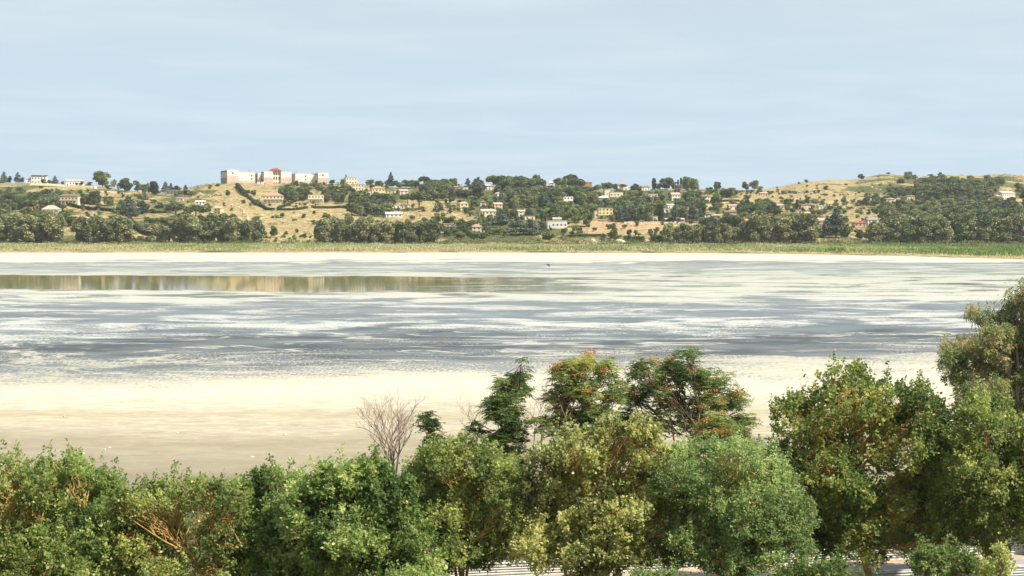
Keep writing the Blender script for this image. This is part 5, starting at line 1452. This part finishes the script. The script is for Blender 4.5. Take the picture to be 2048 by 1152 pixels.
fg_tree("leafy_tree", "light-green upright domed tree in front of the bare grey shrub", 930, 99,
        [(920,920,70,48),(860,955,50,52),(985,955,50,55),(900,1005,80,65),(960,1040,60,65),(860,1050,45,50),(920,1075,75,42),(990,1075,45,45),(870,1100,50,34),(950,1105,40,24),(925,890,40,24),(860,905,25,20),(1020,1010,40,60),(840,990,30,50)],
        1500, 34, 0.155, 0.05, M_POPLAR, BARK_ORANGE, G1, seed=8, trunk_r=.13, stems=4, tint0=.56, patches=.28, up=.9, twig_share=.7)
fg_tree("leafy_tree", "large yellow-speckled tree in the centre foreground with reddish branches in its crown", 1200, 98,
        [(1230,880,66,46),(1150,900,58,42),(1300,905,52,48),(1095,945,60,52),(1060,1010,60,60),(1190,960,80,60),(1300,970,60,60),(1120,1040,72,60),(1230,1040,72,55),(1320,1040,50,50),(1060,1080,50,50),(1160,1100,60,38),(1250,1100,50,34),(1010,1060,40,40),(1340,1085,44,36),(1215,850,34,22),(1290,850,34,26),(1350,1010,44,60),(1120,900,30,30)],
        1850, 33, 0.16, 0.06, M_CATKIN, BARK_ORANGE, G1, seed=9, trunk_r=.2, stems=4, tint0=.52, tintvar=.2, patches=.34, accent=.05, up=.8, twig_share=.75, limb_k=1.2)
fg_tree("leafy_tree", "smooth dense mid-green tree with fine foliage, right of the yellow-speckled tree", 1450, 97,
        [(1400,915,52,40),(1470,905,60,38),(1530,925,48,48),(1360,960,48,50),(1430,985,66,60),(1510,1005,62,62),(1390,1050,62,56),(1470,1075,62,50),(1550,1060,44,55),(1545,990,40,50),(1375,1100,40,30),(1500,1110,60,34),(1580,1090,40,40),(1585,1020,44,60),(1350,910,30,30),(1570,960,30,40),(1440,1105,50,40)],
        2100, 36, 0.13, 0.045, M_GREYG, BARK_ORANGE, G1, seed=10, trunk_r=.2, tint0=.56, patches=.34, up=.5, tintvar=.13)
fg_tree("leafy_tree", "tall round-crowned tree with orange trunk and ochre leaves, largest in the right foreground", 1720, 101,
        [(1700,790,76,58),(1780,790,62,50),(1640,820,52,52),(1585,840,38,44),(1850,830,48,50),(1720,870,90,65),(1640,920,70,60),(1810,900,75,60),(1590,940,48,58),(1880,930,50,60),
         (1700,980,75,55),(1800,1000,75,55),(1620,1020,60,55),(1880,1010,50,50),(1700,1050,60,40),(1790,1065,60,34),(1590,785,18,22),(1670,750,26,26),(1710,742,26,22),(1560,905,26,30),(1845,790,30,26),(1640,1075,40,30),(1570,1000,34,50),(1900,1080,40,30),(1720,1085,60,30)],
        2150, 33, 0.16, 0.06, M_OLIVE, BARK_ORANGE, G1, seed=11, inner=.62, trunk_r=.22, trunk_x=1727, tint0=.5, patches=.34, accent=.03, up=.6, twig_share=.8, limb_k=1.1, spike=.06)
fg_tree("leafy_tree", "pale yellow-green rounded tree under the eucalyptus at the right edge", 1975, 99,
        [(1960,845,55,50),(2010,870,50,60),(1930,900,45,50),(1990,950,70,60),(2060,900,50,80),(1930,990,50,60),(2010,1040,60,60),(2080,1000,50,70),(1945,1060,44,34),(1965,810,30,30)],
        1400, 33, 0.15, 0.052, M_POPLAR, BARK, G1, seed=12, trunk_r=.24, trunk_x=1995, tint0=.5, patches=.3, accent=.02)
fg_tree("leafy_tree", "shaded deep-green tree filling the gap between the ochre tree and the right edge", 1880, 106,
        [(1870,960,50,50),(1920,1000,50,50),(1860,1030,60,45),(1930,930,40,40),(1900,900,36,34),(1830,1060,50,30)],
        800, 32, 0.16, 0.055, M_DARK, BARK_DARK, G1, seed=13, trunk_r=.15, tint0=.55)
fg_tree("sapling", "bright yellow-green sapling at the bottom right corner", 1995, 91,
        [(1990,1130,28,26),(2005,1110,18,26),(1975,1160,30,30),(1995,1190,40,40)], 160, 30, 0.13, 0.05, M_POPLAR, BARK, None, seed=14, trunk_r=.05, tint0=.72, zg=-.4, cat="tree")
fg_tree("understory_shrub", "low dark-green shrub at the bottom edge below the guardrail, right of centre", 1330, 92,
        [(1300,1168,40,26),(1345,1172,36,26)], 220, 30, 0.15, 0.05, M_GREYG, BARK, None, seed=15, trunk_r=.05, tint0=.5, zg=-.6, cat="shrub")
fg_tree("understory_shrub", "low leafy shrub growing under the broad dome-shaped tree at the bottom edge", 900, 92,
        [(800,1165,50,30),(850,1165,40,24)], 240, 30, 0.16, 0.05, M_FRESH, BARK, None, seed=16, trunk_r=.05, tint0=.55, zg=-.6, cat="shrub")
fg_tree("understory_shrub", "low dark shrub beneath the ochre-leaved tree at the bottom edge", 1640, 93,
        [(1600,1150,46,24),(1660,1135,36,26),(1690,1160,40,26)], 260, 30, 0.15, 0.05, M_DARK, BARK, None, seed=17, trunk_r=.05, tint0=.6, zg=-.6, cat="shrub")

fg_tree("understory_shrub", "low dark shrub beside the bright yellow-green sapling at the bottom edge", 1885, 93,
        [(1860,1125,40,30),(1915,1120,40,34)], 240, 30, 0.15, 0.05, M_DARK, BARK, None, seed=18, trunk_r=.05, tint0=.6, zg=-.6, cat="shrub")
# bushes on the bank beyond the far guardrail
for bi, (x, yt, w, lb, mt) in enumerate([(850,1030,75,"dark bush behind the guardrail, leftmost of the bank row under the domed trees",M_FRESH),(985,1035,70,"dark bush behind the guardrail beneath the light-green domed tree",M_GREYG),
        (1120,1030,75,"bush behind the guardrail under the left of the yellow-speckled tree",M_FRESH),(1265,1020,75,"bush behind the guardrail under the right of the yellow-speckled tree",M_GREYG),
        (1400,1015,75,"bush behind the guardrail beneath the smooth mid-green tree",M_DARK),(1545,1005,75,"bush behind the guardrail between the smooth tree and the ochre tree",M_GREYG),
        (1690,1000,75,"bush behind the guardrail beneath the ochre tree's trunk fork",M_FRESH),(1840,1000,75,"bush behind the guardrail in the dark gap right of the ochre tree",M_GREYG),(1985,990,75,"bush behind the guardrail at the right edge",M_DARK)]):
    fg_tree("bank_shrub", lb, x, 113.5+bi*.9, [(x-35,yt+20,55,55),(x+40,yt+15,55,55),(x,yt-15,45,40)], 620, 30, 0.17, 0.06, mt, BARK_DARK, "bushes on the bank behind the guardrail", seed=60+bi, trunk_r=.06, stems=2, tint0=.5, cat="shrub", twig_share=.3)

# eucalyptus on the right
EUCR = fg_tree("eucalyptus_tree", "tall drooping eucalyptus with rusty leaf tips at the right edge", 2030, 110,
        [(1965,638,26,24),(2035,605,24,30),(2040,665,40,42),(1985,690,44,34),(1930,700,38,32),(1995,735,55,38),(1912,750,26,30),(1955,770,45,30),(2050,745,55,50),(2110,700,60,80),(1900,725,20,26),
         (1990,800,40,26),(2070,830,60,50),(2110,600,50,50),(1925,790,22,22),(2010,630,20,20)],
        1500, 34, 0.24, 0.03, M_EUC, BARK_PALE, None, seed=21, trunk_r=.3, trunk_x=2075, shoot_len=(.4,.9), rad=.2, droop=1.1, up=.05, tint0=.62, tintvar=.24, patches=.3, inner=.4, twig_share=.3, limb_k=.75)

# trees of heaven beyond the track
G2 = "feathery-leaved trees standing beyond the guardrail"
def heaven(label, x, lobes, n, seed, Y=124, tx=None, mat=M_DARK, fronds=7, tint0=.55, seeds=0, stems=3, bark=BARK, tr=.11):
    rr = random.Random(seed); lobes = [(l[0]+rr.uniform(-6, 6), l[1]+rr.uniform(-6, 6), l[2]*.8, l[3]*1.25) for l in lobes]
    root, lb, P, Dr, ln, zg, bx = fg_tree("feathery_tree", label, x, Y, lobes, n, fronds, 0.21, 0.036, mat, bark, G2, seed=seed, trunk_x=tx, frond=True, tint0=tint0,
        tintvar=.2, patches=.4, up=.5, stems=stems, trunk_r=tr, shoot_len=(.2,.5), inner=.25, twig_share=.6, limb_k=.7)
    if seeds:
        r_ = np.random.default_rng(seed+50)
        top = np.nonzero(P[:, 2] > np.percentile(P[:, 2], 30))[0]
        pick = r_.choice(top, seeds)
        C = []; 
        for a in pick:
            c = P[a] + Dr[a]*(ln[a]+0.2) + np.array([0, -.55, .18])
            C.append(c + r_.normal(size=(44, 3))*np.array([.26, .22, .11]))
        C = np.concatenate(C)
        D = unit(r_.normal(size=C.shape)+np.array([0, 0, -.4]))
        me = crown_mesh("seed_cluster", C, D, r_.uniform(.09,.17,len(C)), 0.05, r_.random(len(C)), M_SEED, r_)
        tag(link("seed_cluster", me, root), kind="stuff")
heaven("dark narrow ivy-clad tree standing up against the pale shore, left of the rust-tinted trees", 1015,
       [(1035,785,38,30),(1005,820,32,30),(1030,860,34,40),(1000,900,42,30),(1030,930,42,36),(985,830,22,24),(1045,750,14,14),(950,855,16,14),(1020,970,44,40),(1000,770,16,12)], 480, 31, stems=2, tx=1025, mat=M_DARK, tint0=.52, bark=BARK_DARK)
heaven("small dark sprig-topped tree just right of the bare grey shrub", 865, [(862,855,20,18),(872,880,18,14),(885,895,26,14)], 60, 32, stems=1, tr=.07, tint0=.5)
heaven("rust-tinted feathery tree left of the tallest one, with thin upright stems", 1170,
       [(1130,745,34,18),(1170,740,38,18),(1115,790,36,22),(1160,790,36,24),(1130,835,40,22),(1190,825,38,22),(1215,745,22,22),(1225,790,26,24),(1105,860,24,18),(1175,865,38,20),(1080,840,14,14)], 440, 33, stems=5, tint0=.6, seeds=22, mat=M_OLIVE)
heaven("tallest feathery tree, leaning right, its dark fronds mixed with orange seed clusters", 1360,
       [(1375,715,26,14),(1340,735,36,16),(1280,745,34,20),(1310,775,44,24),(1390,765,42,24),(1430,775,40,18),(1270,800,34,24),(1340,810,46,24),(1420,815,44,24),(1470,810,32,22),(1480,845,28,18),(1300,850,38,20),(1380,850,44,20),(1450,865,48,20),(1250,845,22,20),(1500,860,16,12)], 640, 34, stems=4, tx=1385, tint0=.68, seeds=26, tr=.14, Y=126)
heaven("low feathery tree with bright orange seed heads at the right foot of the tallest one", 1440,
       [(1440,855,36,22),(1410,870,26,18),(1475,870,26,18),(1455,890,40,20)], 170, 35, stems=2, seeds=16, tint0=.5, Y=121, mat=M_OLIVE)

# bare shrubs: branching skeletons
def bare_shrub(label, x, Y, yb, h_px, spread, stems, seed, name="bare_shrub", zg=None, thin=1.0):
    r_ = random.Random(seed)
    bx = (x-1024)/F*Y
    k = Y/F
    zb = at(x, yb, Y)[2] if zg is None else zg
    root = empty(name, (bx, Y, zb), 0, label, "shrub")
    H = h_px*k
    def grow(p, d, L, r, lvl, mb):
        n = 4; pts = [p]
        for i in range(n):
            d = (d + Vector((r_.gauss(0, .13), r_.gauss(0, .13), r_.gauss(0, .06)+.03))).normalized()
            pts.append(pts[-1] + d*L/n)
        mb.tube(pts, [r*thin*(1-.5*i/n) for i in range(n+1)], 5 if lvl < 2 else 4, cap=False)
        if lvl < 4:
            for c in range(r_.choice((2, 3, 3)) if lvl < 3 else 3):
                j = r_.choice((2, 3, 4, 4)); q = Vector((r_.gauss(0, 1), r_.gauss(0, .7), .35)).normalized()
                grow(pts[j], (d*1.0 + q*.75).normalized(), L*r_.uniform(.5, .75), r*.55, lvl+1, mb)
    for s in range(stems):
        mb = MB()
        d = Vector((r_.uniform(-1, 1)*spread, r_.uniform(-.5, .5)*spread, 1)).normalized()
        grow(Vector((r_.gauss(0, .2), r_.gauss(0, .2), -.2)), d, H*.48, .05, 0, mb)
        mb.build("stem", BARK_TWIG, root)
bare_shrub("leafless grey-brown shrub of many thin stems against the sand, left of centre", 785, 124, 965, 172, .5, 8, 5, thin=1.5)
bare_shrub("thin leafless shrub between the ivy-clad tree and the rust-tinted tree", 1075, 123, 900, 130, .35, 3, 9)
bare_shrub("thin leafless twigs rising left of the dark ivy-clad tree", 950, 125, 900, 110, .4, 3, 12)
bare_shrub("dead leafless top poking out above the left crown of the tallest feathery tree", 1285, 127, 830, 125, .25, 2, 14)
bare_shrub("pale bleached branches leaning right across the tallest feathery tree", 1395, 122, 905, 150, .5, 2, 20, thin=.75)

# white leaning post by the shore and scattered pale stones on the sand
px_, py_, pz_ = at(549, 985, 133)
mb = MB().tube([(0,0,0),(.1,0,1.0),(.18,0,1.6)], [.07,.065,.05], 8)
tag(mb.build("marker_post", plain("white_paint_weathered", (.72,.7,.62)), None, (px_, py_, pz_-.2)), "small leaning white post at the shore between two left foreground trees", "post")
STONE = plain("pale_stone", (.62,.58,.5), .9, .1, .3, 8)
def stone_mesh(seed):
    r_ = random.Random(seed); vs = []; 
    import bmesh
    bm = bmesh.new(); bmesh.ops.create_icosphere(bm, subdivisions=2, radius=.5)
    for v in bm.verts: v.co *= 1+.22*math.sin(v.co.x*7+seed)+r_.uniform(-.08,.08); v.co.z *= .45
    me = bpy.data.meshes.new("stone"); bm.to_mesh(me); bm.free(); me.materials.append(STONE); return me
SM = [stone_mesh(i) for i in range(3)]
for i, (sx, sy, ss, lb) in enumerate([(207,902,.55,"larger pale stone lying alone on the left sand"),(219,898,.4,"smaller pale stone just right of the larger one on the left sand"),
        (570,872,.4,"pale stone on the sand above the broad dome-shaped tree"),(505,917,.5,"dark-edged stone at the shore above the narrow green tree"),(128,835,.35,"small pale stone far out on the left sand"),
        (355,868,.35,"small pale stone on the sand above the orange-branched tree")]):
    u, fy, fz = row_dir(sx, sy); s_ = (CAMH-.1)/-fz
    o = link("stone", SM[i % 3], None, (u*s_, fy*s_, .1+ (0.14 if fy*s_ < 200 else 0)), i*1.1, (ss, ss*.8, ss)); tag(o, lb, "stone", "pale stones scattered on the sand")

# dry grass tufts where sand meets the bank
def shore_grass():
    r_ = np.random.default_rng(77); n = 16000
    Y = r_.uniform(128, 150, n); X = r_.uniform(-55, 60, n)
    keep = vnoise(X/5, Y/2.5, 8) > (Y-128)/26*0.62+.12
    X, Y = X[keep], Y[keep]; n = len(X)
    z = np.where(Y > 146, .08+(236-Y)/90*.35-.1, ZG-(Y-128)/30*1.5)
    z = np.where(Y < 146, np.maximum(z, .1), z)
    C = np.stack([X, Y, z], 1)
    D = unit(np.stack([r_.normal(size=n)*.35, r_.normal(size=n)*.35, np.ones(n)], 1))
    m = leaf_mat("dry_shore_grass", [(.03,.025,.015),(.08,.07,.035),(.13,.12,.05),(.25,.2,.1)], trans=.15)
    me = crown_mesh("shore_grass", C, D, r_.uniform(.12,.4,n), .02, r_.random(n), m, r_)
    tag(link("shore_grass", me), kind="stuff")
shore_grass()

# bird over the lake
def bird():
    bx, by, bz = at(1097, 530, 330)
    root = empty("bird", (bx, by, bz), math.radians(20), "small dark bird flying low over the lake, right of centre", "bird")
    m = plain("bird_dark_plumage", (.035,.03,.025), .7, .2)
    mb = MB().tube([(-.42,0,-.02),(-.3,0,0),(-.1,0,.01),(.1,0,.0),(.22,0,.03),(.32,0,.04),(.42,0,.03)], [.02,.045,.09,.1,.06,.055,.012], 8)
    mb.build("body", m, root, smooth=True)
    for sg in (-1, 1):
        w = MB(); pr = [(0,.12,-.14,0.02),(.22,.14,-.16,.14 if sg > 0 else -.02),(.45,.08,-.16,.1 if sg > 0 else -.16),(.72,-.06,-.14,-.12 if sg > 0 else -.42)]
        vs = []
        for (y, a, b, z) in pr: vs += [(a, sg*y, z+.012), (b, sg*y, z+.012), (a, sg*y, z-.012), (b, sg*y, z-.012)]
        fs = []
        for k in range(3):
            i = 4*k; fs += [(i,i+1,i+5,i+4),(i+2,i+6,i+7,i+3),(i,i+4,i+6,i+2),(i+1,i+3,i+7,i+5)]
        fs += [(0,2,3,1),(12,13,15,14)]
        w.add(vs, fs).build("wing", m, root)
    MB().add([(-.38,-.04,.01),(-.38,.04,.01),(-.62,.1,0),(-.62,-.1,0),(-.38,-.04,-.01),(-.38,.04,-.01),(-.62,.1,-.012),(-.62,-.1,-.012)], [(0,1,2,3),(4,7,6,5),(0,3,7,4),(1,5,6,2),(2,6,7,3)]).build("tail", m, root)
bird()

# ------------------------------------------------------------------ thin summer haze over the lake and the hills
HAZE = 0.00004
hb = MB().box(-2300, 2300, -60, 3700, -4.5, 132)
hm_ = bpy.data.materials.new("haze_air"); hm_.use_nodes = True
for n_ in list(hm_.node_tree.nodes): hm_.node_tree.nodes.remove(n_)
ho = hm_.node_tree.nodes.new("ShaderNodeOutputMaterial"); hv = hm_.node_tree.nodes.new("ShaderNodeVolumePrincipled")
hv.inputs["Color"].default_value = (.93, .96, 1, 1); hv.inputs["Density"].default_value = HAZE; hv.inputs["Anisotropy"].default_value = 0.2
hm_.node_tree.links.new(hv.outputs[0], ho.inputs["Volume"])
tag(hb.build("haze", hm_), kind="stuff")
